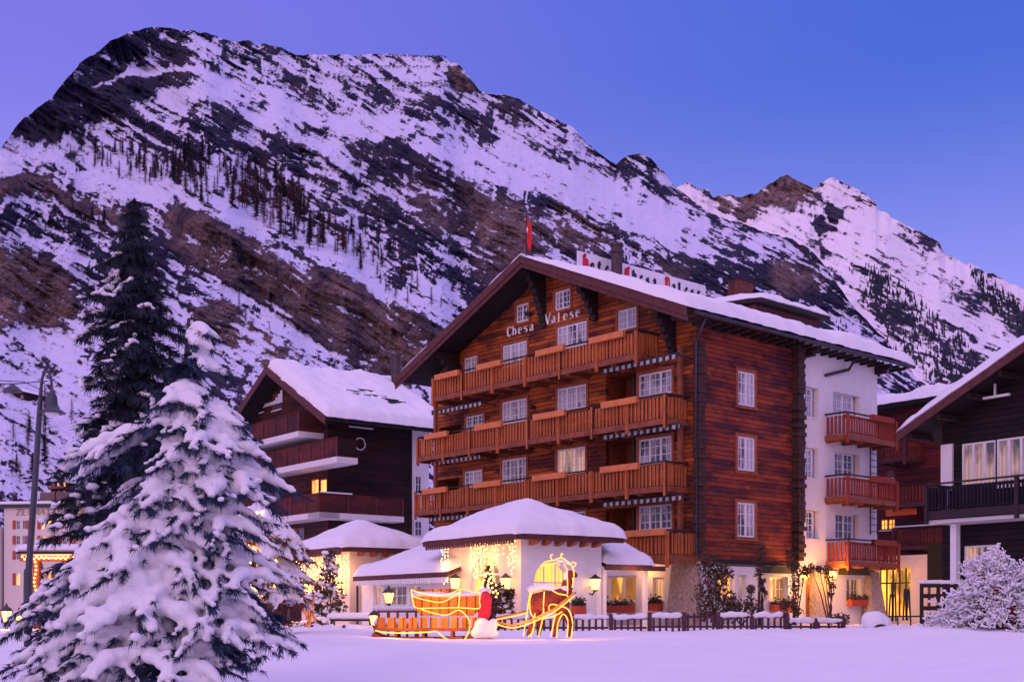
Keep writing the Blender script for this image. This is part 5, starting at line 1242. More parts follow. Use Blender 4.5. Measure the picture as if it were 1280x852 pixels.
# ================================================================== trees
def remesh(o, voxel, smooth=2):
    m = o.modifiers.new('r', 'REMESH'); m.mode = 'VOXEL'; m.voxel_size = voxel; m.use_smooth_shade = True
    if smooth:
        k = o.modifiers.new('s', 'SMOOTH'); k.iterations = smooth; k.factor = .6
    return o
def needles(m, p0, p1, dens, ln, wd, r, down=.0):
    """bottle-brush of needles along a twig"""
    p0 = Vector(p0); p1 = Vector(p1); d = p1-p0; L = d.length
    if L < 1e-4: return
    d.normalize(); a = d.cross(Vector((0,0,1)))
    if a.length < .01: a = Vector((1,0,0))
    a.normalize(); b = a.cross(d)
    for _ in range(max(1, int(L*dens))):
        t = r.random(); q = r.uniform(0, 6.283); c = p0+(p1-p0)*t; o = a*math.cos(q)+b*math.sin(q); l = ln*r.uniform(.6, 1.25)
        e = c + (o*.8 + d*.65 + Vector((0,0,-down)))*l; s_ = d.cross(o)*wd
        m.add([c-s_, c+s_, e], [(0,1,2)])
def snow_branch(nd, sn, bk, root, tip, size, r, dens=130, ln=.075, wd=.006, twigs=5, snow=True, fan=.42):
    root = Vector(root); tip = Vector(tip); L = (tip-root).length; lift = L*.16
    def ax_(s): return root.lerp(tip, s) + Vector((0,0,lift*4*s*(1-s)*.6 - 0*s))
    pts = [ax_(i/8) for i in range(9)]
    bk.tube(pts, [max(.008, .03*(1-i/9)) for i in range(9)], 5)
    for i in range(8): needles(nd, pts[i], pts[i+1], dens, ln, wd, r, .15)
    hd = tip-root; hd.z = 0; hd = hd.normalized() if hd.length > .05 else Vector((0,-1,0)); sd = Vector((-hd.y, hd.x, 0))
    segs = [(pts[3+i], pts[min(8, 4+i)], (.62, .92, 1.0, .82, .52)[i]) for i in range(5)] if snow else []
    for i in range(twigs):
        s = .36+.60*i/max(1, twigs-1); b = ax_(s)
        for sg in (-1, 1):
            l = (min(L*.5, size*2.5*(1.15-.55*abs(s-.62))) if snow else L*fan*(1.1-s*.62))*r.uniform(.8, 1.2); ang = R(r.uniform(34, 58)); e = b + (hd*math.cos(ang)+sd*sg*math.sin(ang))*l + Vector((0,0,-l*r.uniform(.25,.55)))
            mid = b.lerp(e, .5) + Vector((0,0,l*.12))
            bk.tube([b, mid, e], [.01,.008,.004], 4)
            needles(nd, b, mid, dens, ln, wd, r, .25); needles(nd, mid, e, dens*1.3, ln, wd, r, .35)
            for k in range(3):
                f = e.lerp(mid, k/3); e2 = f + (hd*r.uniform(.2,.9)+sd*sg*r.uniform(-.3,1.0)).normalized()*l*.40 + Vector((0,0,-l*r.uniform(.10,.30)))
                needles(nd, f, e2, dens, ln*.9, wd, r, .3)
                if snow and r.random() < .5: segs.append((f, f.lerp(e2, .7), .30))
            if s > .42: segs.append((b.lerp(mid, .2), mid, .66)); segs.append((mid, e.lerp(mid, .5), .50)); segs.append((e.lerp(mid, .5), e.lerp(mid, .12), .34))
    if snow:
        for a, b, k in segs:
            n = max(2, int((b-a).length/(size*.34))+1)
            for i in range(n):
                c = a.lerp(b, i/(n-1)); rr = size*.67*k*r.uniform(.85, 1.15)
                sn.ball(c+Vector((r.uniform(-.15,.15)*rr, r.uniform(-.15,.15)*rr, rr*.36)), rr*1.12, rr*1.12, rr*.80, 8, 6)
def snow_tree(name, label, Y, tx0, ty0, tx1, ty1, tips, hw, seed, sizek=1.0, back=26, voxel=.024, mat='needle', dens=130, ln=.075, wd=.006):
    """a young spruce bowed under fresh snow; trunk from (tx0,ty0) up to (tx1,ty1) in the photo, boughs out to the given tips"""
    r = random.Random(seed); base = P(tx0, ty0, Y); top = P(tx1, ty1, Y); px = Y/F
    t = thing(name, label, 'tree', base)
    nd, sn, bk = MB(), MB(), MB()
    tr = MB(); tr.tube([Vector((0,0,-.5)), (top-base)*.5, top-base], [.09, .06, .015], 8)
    def tz(y): return (top-base)*((ty0-y)/(ty0-ty1))
    for tip in tips:
        x, y, s_ = tip[:3]; cx = tx0+(tx1-tx0)*(ty0-y)/(ty0-ty1); h = np.interp(y, [q[0] for q in hw], [q[1] for q in hw])
        dy = -math.sqrt(max(0.0, h*h-(x-cx)**2))*px*.9 if len(tip) < 4 else tip[3]
        tp = P(x, y, Y) - base + Vector((0, dy, 0)); tp.z = P(x, y, Y+dy).z-base.z; tp.x = P(x, y, Y+dy).x-base.x
        L = math.hypot(tp.x-tz(y).x, tp.y); ry = max(ty1+12, y - L/px*.34 - 10); snow_branch(nd, sn, bk, tz(ry), tp, s_*px*sizek, r, dens, ln, wd, 4)
    for i in range(back):
        y = ty1+30+(ty0-ty1-60)*(i+.5)/back; h = np.interp(y, [q[0] for q in hw], [q[1] for q in hw])*px*r.uniform(.7,.95); a = R(r.uniform(20, 160)); tp = tz(y)+Vector((math.cos(a)*h, math.sin(a)*h, 0))
        snow_branch(nd, sn, bk, tz(max(ty1+10, y-h/px*.34)), tp, 15*px*sizek, r, dens*.6, ln, wd, 4)
    # inner boughs without snow, so the heart of the tree stays dark
    for i in range(max(30, int(back*4))):
        y = ty1+40+(ty0-ty1-60)*r.random(); h = np.interp(y, [q[0] for q in hw], [q[1] for q in hw])*px*r.uniform(.35,.75); a = r.uniform(0, 6.283); tp = tz(y)+Vector((math.cos(a)*h, math.sin(a)*h, -h*.15))
        snow_branch(nd, sn, bk, tz(max(ty1+10, y-h/px*.3)), tp, .05, r, dens*1.3, ln*1.15, wd*1.2, 4, snow=False)
    tr.v += []; b0 = len(tr.v); tr.add(bk.v, bk.f)
    tr.build('trunk', M['bark'], t, fix=False); nd.build('crown', M[mat], t, fix=False)
    o = sn.build('snow_load', M['snow_fine'], t, fix=False); remesh(o, voxel, 5)
    return t
TIPS = [(262,418,13,-.1),(222,412,12,-.06),(240,432,12,-.2),(252,432,15),(214,436,15),(262,462,13),(206,468,12),(176,474,17),(196,486,12),(250,494,16),(232,505,14),
 (148,516,18),(180,524,15),(212,532,14),(226,545,14),(272,528,16),(292,562,22),(268,552,19),(240,578,18),(208,590,19),
 (114,578,21),(140,568,20),(172,594,15),(310,598,24),(284,614,25),(250,618,16),(222,624,21),(194,630,17),
 (106,642,18),(138,636,15),(254,654,19),(290,656,20),(222,672,24),(180,664,25),(150,690,31),(192,702,27),
 (304,690,22),(268,694,17),(322,722,20),(112,718,30),(86,736,26),(150,752,38),(192,764,33),(226,738,21),
 (252,718,17),(242,770,24),(286,746,19),(330,762,18),(56,772,20),(34,802,18),(74,816,24),(112,802,25),(132,832,20),
 (168,824,26),(212,830,32),(240,838,20),(270,794,20),(304,788,20),(348,806,15),(292,832,18),(250,858,17),(16,834,14),(330,840,14),(60,850,18),(180,866,22),(110,868,20)]
HWID = [(400,8),(440,30),(480,52),(520,72),(580,96),(640,112),(700,130),(760,158),(820,190),(880,205)]
TIPS = [t_ for i, t_ in enumerate(TIPS) if t_[2] > 18 or i % 5 in (0, 3)]
TIPS = [t_ for i, t_ in enumerate(TIPS) if i % 7 != 3]
TIPS = [((215+(t_[0]-215)*.90) if t_[0] > 215 else t_[0],)+tuple(t_[1:]) for t_ in TIPS]
bt = snow_tree('snowy_spruce', 'young spruce bowed under thick white snow in the left foreground', 11.0, 208, 885, 236, 398, TIPS, HWID, 4, 1.0, 12, .017, dens=270, ln=.066, wd=.0055)
# the tall dark spruce behind it
def tall_spruce(name, label, px_, y_top, y_bot, Y, hw, seed, mat='needle_dark', whorls=44, snowp=.5, ln=.16, wd=.017, dens=85, sizek=1.0):
    r = random.Random(seed); base = P(px_, y_bot, Y); top = P(px_+2, y_top, Y); k = Y/F
    t = thing(name, label, 'tree', base); nd, sn, bk = MB(), MB(), MB(); H_ = top.z-base.z
    bk.tube([(0,0,-1.5), (0,0,H_*.5), (.0,0,H_)], [.22,.14,.02], 8)
    for w in range(whorls):
        f = (w+.3)/whorls; z = H_*(1-f**1.05); y = y_top+(y_bot-y_top)*f**1.05
        h = np.interp(y, [q[0] for q in hw], [q[1] for q in hw])*k; n = 6 if f > .15 else 5
        for i in range(n):
            a = 6.283*(i+r.random()*.8)/n + w*.7; l = h*r.uniform(.5, 1.18); droop = -.30*l - .05
            rt = Vector((0,0,z+.05*l)); tp = Vector((math.cos(a)*l, math.sin(a)*l, z+droop*r.uniform(.5,1.3)))
            pts = [rt.lerp(tp, s/5)+Vector((0,0,-.10*l*math.sin(math.pi*s/5)*-.5)) for s in range(6)]
            bk.tube([pts[0], pts[3], pts[5]], [.035,.02,.008], 4)
            hd = Vector((math.cos(a), math.sin(a), 0)); sd = Vector((-hd.y, hd.x, 0))
            for s in range(5):
                needles(nd, pts[s], pts[s+1], dens, ln, wd, r, .25)
                for sg in (-1, 1):
                    tl = l*.34*(1.15-s*.16)*r.uniform(.6, 1.2); e = pts[s]+(hd*.7+sd*sg*.75)*tl+Vector((0,0,-tl*r.uniform(.15,.5))); needles(nd, pts[s], e, dens, ln, wd, r, .3)
            if r.random() < snowp and l > .25:
                for s in range(2, 6):
                    rr = (.06+.055*l)*r.uniform(.7,1.3)*sizek; sn.ball(pts[s]+Vector((r.uniform(-.06,.06), r.uniform(-.06,.06), rr*.5)), rr*1.25, rr*1.25, rr*.7, 7, 5)
                    if r.random() < .6: sn.ball(pts[s]+sd*r.choice((-1,1))*rr*1.4+Vector((0,0,rr*.2)), rr*1.1, rr*1.1, rr*.6, 7, 5)
    bk.build('trunk', M['bark'], t, fix=False); nd.build('crown', M[mat], t, fix=False)
    if sn.v: remesh(sn.build('snow_load', M['snow_fine'], t, fix=False), .05, 2)
    return t
tall_spruce('tall_spruce', 'tall dark spruce dusted with snow rising behind the snow laden tree', 168, 248, 800, 21.0, [(248,4),(290,30),(340,50),(400,62),(470,74),(560,92),(800,130)], 9, whorls=31, snowp=.55, dens=135, ln=.16, wd=.015, sizek=.62)
# snowy conifer with fairy lights by the small pavilion
TIPS2 = [(322,634,9,0.0),(340,652,11),(306,650,10),(356,672,12),(330,668,11),(300,676,11),(366,690,12),(344,694,12),(318,700,12),(366,722,10),(340,726,11),(312,730,11),(290,712,10),(356,748,10),(324,752,10)]
ft = snow_tree('lit_conifer', 'snow capped conifer strung with orange fairy lights left of the small pavilion', 30.0, 318, 790, 322, 626, TIPS2, [(620,4),(660,36),(720,52),(790,60)], 14, 1.2, 6, .04, 'leafred', 60, .16, .018)
def bulbs(parent, pts, rad=.03, name='bulb', mat='bulb'):
    m = MB()
    for p in pts: m.ball(p, rad, rad, rad, 5, 4)
    return m.build(name, M[mat], parent, fix=False)
def fairy(px_, py_, Y, wpx, hpx, n, seed, label, anchor=None):
    r = random.Random(seed); t = thing('fairy_lights', label, 'fairy lights', P(px_, py_, Y)); k = Y/F; pts = []
    for i in range(n):
        f = i/n; a = f*math.pi*2*5+r.random()*.6; rr = wpx*k*(.25+.75*f); pts.append(Vector((math.cos(a)*rr, -abs(math.sin(a))*rr-.05, -hpx*k*f+r.uniform(-.08,.08))))
    w = MB(); w.tube(pts, .008, 3); w.build('wire', M['iron'], t); bulbs(t, pts, .034); return t
fairy(322, 640, 29.6, 34, 95, 70, 3, 'orange fairy lights wound through the snow capped conifer'); lamp('fairy_glow', P(305, 690, 29.0), 20, (1,.40,.10), .1); lamp('fairy_glow', P(318, 735, 29.0), 14, (1,.40,.10), .1)
# ---- leafy shrubs and climbers
def shrub(name, label, cat, px_, py_base, Y, shape, n, leaf, mats=('leafred',), seed=1, stems=5, snow=0, group=None):
    """shape: list of (dx px, dy px up from base, radius px) blobs that the leaves fill"""
    r = random.Random(seed); b = P(px_, py_base, Y); t = thing(name, label, cat, b, group=group); k = Y/F
    st = MB(); lf = [MB() for _ in mats]; sn = MB()
    for i in range(stems):
        q = shape[i % len(shape)]; e = Vector((q[0]*k, r.uniform(-.3,.3)*q[2]*k, q[1]*k)); st.tube([Vector((r.uniform(-.12,.12), 0, -.2)), e*.5+Vector((r.uniform(-.1,.1), 0, 0)), e], [.035,.025,.01], 5)
    for i in range(n):
        q = shape[r.randrange(len(shape))]; d = Vector((r.gauss(0,1), r.gauss(0,1), r.gauss(0,1))).normalized()*(r.random()**.45)*q[2]*k
        c = Vector((q[0]*k, 0, q[1]*k))+Vector((d.x, d.y*.7, d.z)); u = Vector((r.gauss(0,1), r.gauss(0,1), r.gauss(0,1))).normalized(); v = u.cross(Vector((r.gauss(0,1), r.gauss(0,1), r.gauss(0,1)))).normalized(); l = leaf*r.uniform(.6,1.3)
        lf[i % len(mats)].add([c-u*l, c+v*l*.5, c+u*l, c-v*l*.5], [(0,1,2,3)])
        if snow and r.random() < snow: sn.ball(c+Vector((0,0,leaf*.5)), leaf*1.5, leaf*1.5, leaf*.9, 6, 4)
        if i % 9 == 0: st.tube([c, c*.9+Vector((0,0,-.2))], .008, 3)
    st.build('stem', M['bark'], t, fix=False)
    for i, l in enumerate(lf): l.build('foliage', M[mats[i]], t, fix=False)
    if sn.v: sn.build('snow', M['snow_fine'], t, fix=False, smooth=True)
    return t
shrub('wall_shrub', 'tall tangled shrub climbing the corner of the timber hotel beside the stone pier', 'shrub', 893, 776, 46.5, [(-8,70,18),(0,50,20),(-14,35,16),(6,30,18),(10,60,14),(-10,12,14),(22,22,14),(14,10,16)], 1500, .085, ('leafred','leaf'), 2, 9)
shrub('wall_shrub', 'low shrub spreading under the two lit windows right of the tall tangled shrub', 'shrub', 925, 776, 46.8, [(0,14,12),(12,22,10),(-10,10,10),(14,40,6),(22,12,9)], 520, .08, ('leafred','leaf'), 3, 5)
shrub('climbing_rose', 'thin climbing plant on a bare stem between the ground floor windows', 'climber', 951, 776, 48.6, [(0,92,7),(-2,80,7),(0,66,7),(3,50,5),(-3,58,6),(2,40,4),(6,36,3)], 330, .075, ('leafred','leaf'), 4, 7)
shrub('climbing_rose', 'bushy climber arching over the hotel door on the left of the entrance pier', 'climber', 992, 776, 49.6, [(-4,84,7),(0,70,8),(6,58,10),(2,44,9),(0,28,9),(-10,20,8),(14,62,8),(4,12,9)], 620, .08, ('leafred','leaf'), 5, 7)
shrub('climbing_rose', 'leafy climber hanging from the entrance lamp right of the stone door pier', 'climber', 1038, 776, 50.4, [(-6,62,7),(0,56,8),(2,44,6),(0,34,5),(-14,66,5),(-24,66,6)], 330, .075, ('leafred','leaf'), 6, 6)
shrub('low_bush', 'small dark bush at the foot of the wall under the far right ground floor window', 'bush', 1049, 778, 51.0, [(0,6,8),(-8,5,6),(8,5,6)], 240, .07, ('leaf',), 7, 4)
shrub('potted_shrub', 'round leafy shrub beside the corner of the large pavilion behind the sleigh', 'shrub', 629, 778, 40.5, [(0,28,15),(-6,40,11),(6,16,12),(-10,20,10),(8,36,8)], 750, .07, ('leaf','leafred'), 8, 6, snow=.03)
shrub('snowy_shrub', 'tall snow speckled shrub in front of the lit wall of the small pavilion', 'shrub', 412, 780, 45.0, [(0,70,14),(-6,52,14),(4,38,16),(-14,36,12),(8,20,14),(-10,18,12),(0,86,8),(-22,30,8)], 1000, .085, ('leaf','leafred'), 9, 8, snow=.07)
shrub('snowy_shrub', 'low snow crusted red shrub left of the small pavilion entrance', 'shrub', 388, 792, 40.5, [(0,10,12),(-14,8,10),(14,12,9),(-28,8,9)], 420, .075, ('leafred',), 10, 5, snow=.12)
xt = tall_spruce('christmas_tree', 'slim dark red Christmas tree standing behind the sleigh', 611, 706, 786, 39.5, [(700,1),(712,4),(730,8),(745,12),(786,17)], 12, 'leafred', 22, 0, .10, .014, 90)
fairy(611, 712, 39.2, 13, 34, 34, 8, 'tiny lights on the slim dark red Christmas tree')
# ---- the snow-furred bush at the right edge
def snow_bush():
    r = random.Random(21); Y = 33.0; b = P(1246, 806, Y); k = Y/F; t = thing('snow_bush', 'wide twiggy bush furred with white snow in front of the dark chalet', 'bush', b); st, sn = MB(), MB()
    for i in range(400):
        a = r.uniform(0, 6.283); rad = (r.random()**.6)*80*k; hgt = (1-(rad/(90*k))**2)*126*k*r.uniform(.3,1.0)+12*k
        e = Vector((math.cos(a)*rad*1.15, math.sin(a)*rad*.7, hgt)); mid = e*.55+Vector((0,0,hgt*.22)); b0 = Vector((math.cos(a)*.2, math.sin(a)*.2, -.1))
        pts = [b0.lerp(mid, s/3) if s < 3 else mid.lerp(e, (s-3)/4)+Vector((0,0,-.02*(s-3)**2)) for s in range(8)]
        st.tube(pts, [.018-.0017*s for s in range(8)], 4)
        def coat(ps, w0):
            qs = [p+Vector((0,0,w0*.6)) for p in ps]; sn.tube(qs, [w0*r.uniform(.55,1.5) for _ in qs], 5)
        coat(pts[3:], .024)
        for s in range(3, 8):
            for q in range(2):
                d_ = Vector((r.gauss(0,1), r.gauss(0,1), r.uniform(.1,1.3))).normalized()*r.uniform(.10,.26); tw = [pts[s], pts[s]+d_*.5+Vector((0,0,.02)), pts[s]+d_]
                st.tube(tw, .006, 3); coat([tw[0].lerp(tw[1], .4), tw[1], tw[1].lerp(tw[2], .6), tw[2]], .018)
                if r.random() < .3: sn.ball(tw[2], .05*r.uniform(.6,1.2), .05, .036, 5, 4)
    st.build('twigs', M['twig'], t, fix=False); sn.build('snow', M['snow_fine'], t, fix=False, smooth=True)
snow_bush()
# ================================================================== lanterns, lights, sleigh, deer, fences, furniture
def lantern(name, label, px_, py_, Y, s=1.0, post=True, wall=None, power=14, group=None, f=None):
    """a lantern whose glass is at (px_, py_); on a post, or on a wall arm towards wall (world vector)"""
    c = P(px_, py_, Y); base = Vector((c.x, c.y, gz(c.x, c.y))) if post else c
    t = thing(name, label, 'lantern', base, group=group); z = c.z-base.z
    if post:
        m = MB(); m.lathe([(.05*s,-.3),(.045*s,.1),(.03*s,z-.26*s),(.07*s,z-.22*s),(.09*s,z-.20*s)], (0,0,0), 8); m.build('post', M['iron'], t)
    m = MB(); m.lathe([(.09*s,-.19*s),(.16*s,.10*s)], (0,0,z), 6); m.build('lamp_glass', M['lglass'], t)
    m = MB()
    for q in range(6):
        a = q*math.pi/3; m.beam((.095*s*math.cos(a), .095*s*math.sin(a), z-.19*s), (.165*s*math.cos(a), .165*s*math.sin(a), z+.10*s), .018*s, .018*s)
    m.lathe([(.2*s,.103*s),(.12*s,.20*s),(.05*s,.24*s),(.03*s,.30*s),(.005,.34*s)], (0,0,z), 6); m.lathe([(.03*s,-.24*s),(.10*s,-.193*s)], (0,0,z), 6)
    m.build('cap', M['iron'], t)
    if wall is not None:
        m = MB(); m.tube([Vector((0,0,z-.22*s)), Vector((0,0,z-.30*s))+Vector(wall)*.5, Vector(wall)+Vector((0,0,z-.25*s))], .022*s, 6); m.build('arm', M['iron'], t)
    lamp('lantern_light', base+Vector((0, -.22*s, z)), power, (1,.44,.10), .07*s)
    return t
L_ = [('garden lantern glowing on a short post left of the small pavilion', 361, 748, 40.5, 1.15, True, None, 26),
      ('garden lantern glowing in front of the restaurant wing windows', 486, 745, 42.5, 1.2, True, None, 26),
      ('low lantern glowing at the left end of the snowy benches', 468, 773, 37.0, 1.0, True, None, 16),
      ('low lantern glowing beside the round shrub behind the fence', 604.5, 768, 40.0, 1.1, True, None, 12)]
for lab, x, y, Y, s, po, wl, pw in L_: lantern('lantern', lab, x, y, Y, s, po, wl, pw)
def wall_lantern(fr, face, px_, py_, label, s=1.2, pw=16, off=.34, wl=0):
    if face == 'f': u, z = fr.front(px_, py_, off); w = fr.world(u, -off, z); wv = fr.ey*(off-.01)
    else: u, z = fr.side(px_, py_, off); w = fr.world(off, u, z); wv = -fr.ex*(off-.01)
    t = thing('wall_lantern', label, 'lantern', w)
    m = MB(); m.lathe([(.09*s,-.18*s),(.14*s,.10*s)], (0,0,0), 6); m.build('lamp_glass', M['lglass'], t)
    m = MB(); m.lathe([(.19*s,.103*s),(.06*s,.19*s),(.01,.24*s)], (0,0,0), 6); m.lathe([(.03*s,-.23*s),(.10*s,-.183*s)], (0,0,0), 6); m.build('cap', M['iron'], t)
    m = MB(); m.tube([Vector((0,0,-.2*s)), wv*.5+Vector((0,0,-.32*s)), wv+Vector((0,0,-.28*s))], .022*s, 6); m.build('arm', M['iron'], t)
    lamp('lantern_light', w + (fr.ey*-.16 if face == 'f' else fr.ex*.16), pw, (1,.44,.10), .08)
wall_lantern(PV, 'f', 632, 727, 'wall lantern near the right corner of the large pavilion front', 1.35, 26)
wall_lantern(PV, 's', 744, 728, 'wall lantern over the blind niche on the large pavilion side wall', 1.35, 26)
wall_lantern(PV, 'f', 569, 727, 'wall lantern at the left end of the large pavilion above the sleigh', 1.35, 26)
wall_lantern(SP, 'f', 384, 733, 'small wall lantern at the left end of the small pavilion front', 1.2, 20)
wall_lantern(SP, 'f', 425, 733, 'small wall lantern behind the snow speckled shrub on the small pavilion', 1.2, 20)
def globe(px_, py_, label, off=.6, pw=230):
    u, z = H.side(px_, py_, off); w = H.world(off, u, z); t = thing('entrance_lamp', label, 'lamp', w); wv = -H.ex*(off-.08)
    m = MB(); m.ball((0,0,0), .19, .19, .2, 10, 8); m.build('lamp_glass', M['globe'], t, smooth=True)
    m = MB(); m.lathe([(.2,.16),(.08,.24),(.02,.3)], (0,0,0), 10); m.tube([Vector((0,0,.28)), wv*.6+Vector((0,0,.42)), wv+Vector((0,0,.2))], .025, 6); m.build('bracket', M['iron'], t)
    lamp('entrance_light', w+H.ex*.22, pw, (1,.38,.05), .16)
globe(1006, 718, 'bright yellow entrance lamp over the hotel door'); globe(1040, 718, 'bright yellow entrance lamp right of the stone door pier', pw=270)
lamp('door_light', H.world(.0, door_u, 1.9), 10, (1,.4,.08), .1)
# ---- icicle light curtains
def curtain(fr, strings, label, off=.5, face='f', glow=()):
    t = thing('light_curtain', label, 'light curtain', fr.o, fr.rot); r = random.Random(len(strings))
    for px_, y0, y1, den in strings:
        u, z0 = (fr.front if face == 'f' else fr.side)(px_, y0, off); z1 = (fr.front if face == 'f' else fr.side)(px_, y1, off); z1 = z1[1]; n = max(3, int((z0-z1)/.11*den)); pts = []
        for i in range(n): pts.append(front_T(u+r.uniform(-.05,.05), off+r.uniform(-.04,.04), z0-(z0-z1)*i/(n-1)+r.uniform(-.03,.03)))
        w = MB(); w.tube(pts, .006, 3); s_ = w.build('light_string', M['white'], t); bulbs(s_, pts, .026)
    for px_, py_, pw in glow:
        u, z = fr.front(px_, py_, off); lamp('curtain_glow', fr.world(u, -off-.05, z), pw*.85, (1,.42,.085), .25)
    return t
r0 = random.Random(2)
curtain(PV, [(x, 676, y1, d_) for x, y1, d_ in ((552,718,1.2),(556,728,1.2),(560,712,1),(589,712,1.6),(593,722,1.6),(597,726,1.6),(601,718,1.6),(605,708,1.4),(609,696,1),(615,698,1),(619,704,1.2),(623,698,1),(629,692,.8),(636,706,1.2),(640,716,1.2),(644,700,1))],
        'curtain of warm white icicle lights along the large pavilion eave', glow=((600,700,48),(575,702,40),(636,700,40),(557,705,20)))
curtain(SP, [(x, 694, y1, d_) for x, y1, d_ in ((371,738,1),(374,730,1),(377,742,1),(381,724,1),(385,752,1.2),(388,735,1),(392,716,1),(397,722,1),(402,714,1),(406,710,1),(411,726,1),(415,720,1),(420,736,1.2),(425,730,1.2),(430,740,1.2),(434,724,1))],
        'curtain of warm white icicle lights over the small pavilion front', glow=((388,715,85),(408,712,70),(428,715,70),(376,728,36)))
# ---- sleigh
YS = 30.0; ks = YS/F
def sx(px_): return (px_-540)*ks
def sz(py_): return P(0, py_, YS).z-sb.z
sb = Vector((P(540, 0, YS).x, YS, 0)); sb.z = P(0, 798, YS).z
sl_ = thing('sleigh', 'orange wooden sleigh with light ropes along its curved body and snow on its seats', 'sleigh', sb)
def rope_on(parent, pts, y, rad=.017, name='light_rope'):
    P_ = [Vector((sx(a), y if not hasattr(y, '__call__') else y(a), sz(b))) for a, b in pts]; q = []
    for i in range(len(P_)-1):
        for k in range(4): 
            p0, p1, p2, p3 = P_[max(0,i-1)], P_[i], P_[i+1], P_[min(len(P_)-1, i+2)]; s = k/4
            q.append(.5*((2*p1)+(p2-p0)*s+(2*p0-5*p1+4*p2-p3)*s*s+(3*p1-p0-3*p2+p3)*s**3))
    q.append(P_[-1]); m = MB(); m.tube(q, rad, 6); return m.build(name, M['rope'], parent, smooth=True)
M['sleighwood'] = planks('sleigh_boards', (.58,.21,.04), (.48,.15,.03), (.3,.09,.03), w=.22, axis='x', var=.5)
for yy in (-.45, .45):
    m = MB(); pts = [(468,792),(480,797),(500,798),(545,798),(580,797),(598,790),(604,780)]
    P_ = [Vector((sx(a), yy, sz(b))) for a, b in pts]
    for i in range(len(P_)-1): m.beam(P_[i], P_[i+1]+(P_[i+1]-P_[i])*.05, .07, .10)
    m.build('runner', M['beam'], sl_)
for x in (497, 531, 566, 590):
    for yy in (-.45, .45):
        m = MB(); m.beam((sx(x), yy, sz(797)), (sx(x), yy, sz(784)), .07, .06, (0,1,0)); m.build('strut', M['beam'], sl_)
m = MB(); m.box(sx(470), sx(602), -.5, .5, sz(788), sz(784)); m.build('bed', M['beam'], sl_)
for x in range(474, 600, 13):
    m = MB(); m.prism([(sx(x), sz(784)), (sx(x+10), sz(784)), (sx(x+10), sz(771)), (sx(x), sz(771))], -.50, -.46); m.build('side_board', M['sleighwood'], sl_)
m = MB(); m.prism([(sx(529),sz(769)),(sx(590),sz(769)),(sx(601),sz(760)),(sx(600),sz(744)),(sx(560),sz(747)),(sx(518),sz(745)),(sx(519),sz(758))], -.44, -.38); m.build('body_panel', M['sleighwood'], sl_)
m = MB(); m.prism([(sx(524),sz(769)),(sx(590),sz(769)),(sx(601),sz(760)),(sx(600),sz(744)),(sx(560),sz(747)),(sx(518),sz(745))], .38, .44); m.build('body_panel', M['sleighwood'], sl_)
m = MB(); m.prism([(sx(519),sz(736)),(sx(570),sz(735)),(sx(570),sz(746)),(sx(519),sz(746))], .10, .18); m.build('seat_back', M['sleighwood'], sl_)
m = MB(); m.box(sx(522), sx(598), -.37, .37, sz(760), sz(757)); m.build('seat', M['sleighwood'], sl_)
m = MB(); m.prism([(sx(598),sz(770)),(sx(600),sz(748)),(sx(604),sz(739)),(sx(611),sz(739)),(sx(615),sz(748)),(sx(613),sz(768)),(sx(606),sz(782)),(sx(596),sz(784))], -.42, .42); bevel(m.build('dash', M['red'], sl_), .04, 2)
def lumps(parent, items, name='snow', vox=.045, mat='snow_fine'):
    m = MB()
    for c, rx, ry, rz in items: m.ball(c, rx, ry, rz, 10, 8)
    o = m.build(name, M[mat], parent, fix=False); return remesh(o, vox, 3)
r1 = random.Random(6)
lumps(sl_, [((sx(x), 0, sz(746)+r1.uniform(0,.05)), .28, .42, .11) for x in range(526, 600, 9)] + [((sx(607), 0, sz(738)), .17, .42, .09)])
lumps(sl_, [((sx(603), -.50, sz(781)), .20, .2, .20), ((sx(601), -.5, sz(790)), .26, .26, .15), ((sx(617), -.3, sz(779)), .14, .2, .14), ((sx(612), -.4, sz(791)), .24, .25, .12)])
rope_on(sl_, [(516,737),(530,741.5),(545,744.5),(562,743),(574,737),(584,737),(592,740),(600,741),(600,752),(599,760),(575,759),(540,759.5),(522,759),(518,750),(516,737)], -.47)
rope_on(sl_, [(518,745),(535,750),(555,752),(575,740)], -.48); rope_on(sl_, [(576,738),(575,750),(574,760)], -.475, .018)
rope_on(sl_, [(528,761),(545,766),(560,768),(574,762),(583,768),(588,777),(587,788),(582,798)], -.53)
rope_on(sl_, [(472,787),(486,789.5),(510,790),(535,789),(547,787.5)], -.55, .02); rope_on(sl_, [(548,788),(556,795),(563,799)], -.55)
for x, y, p_ in ((545,738,20),(500,776,20),(560,772,18),(590,756,12)): lamp('rope_glow', P(x, y, YS-.95), p_, (1,.42,.08), .12)
lamp('rope_glow', P(548, 742, YS+.05), 16, (1,.42,.08), .12)
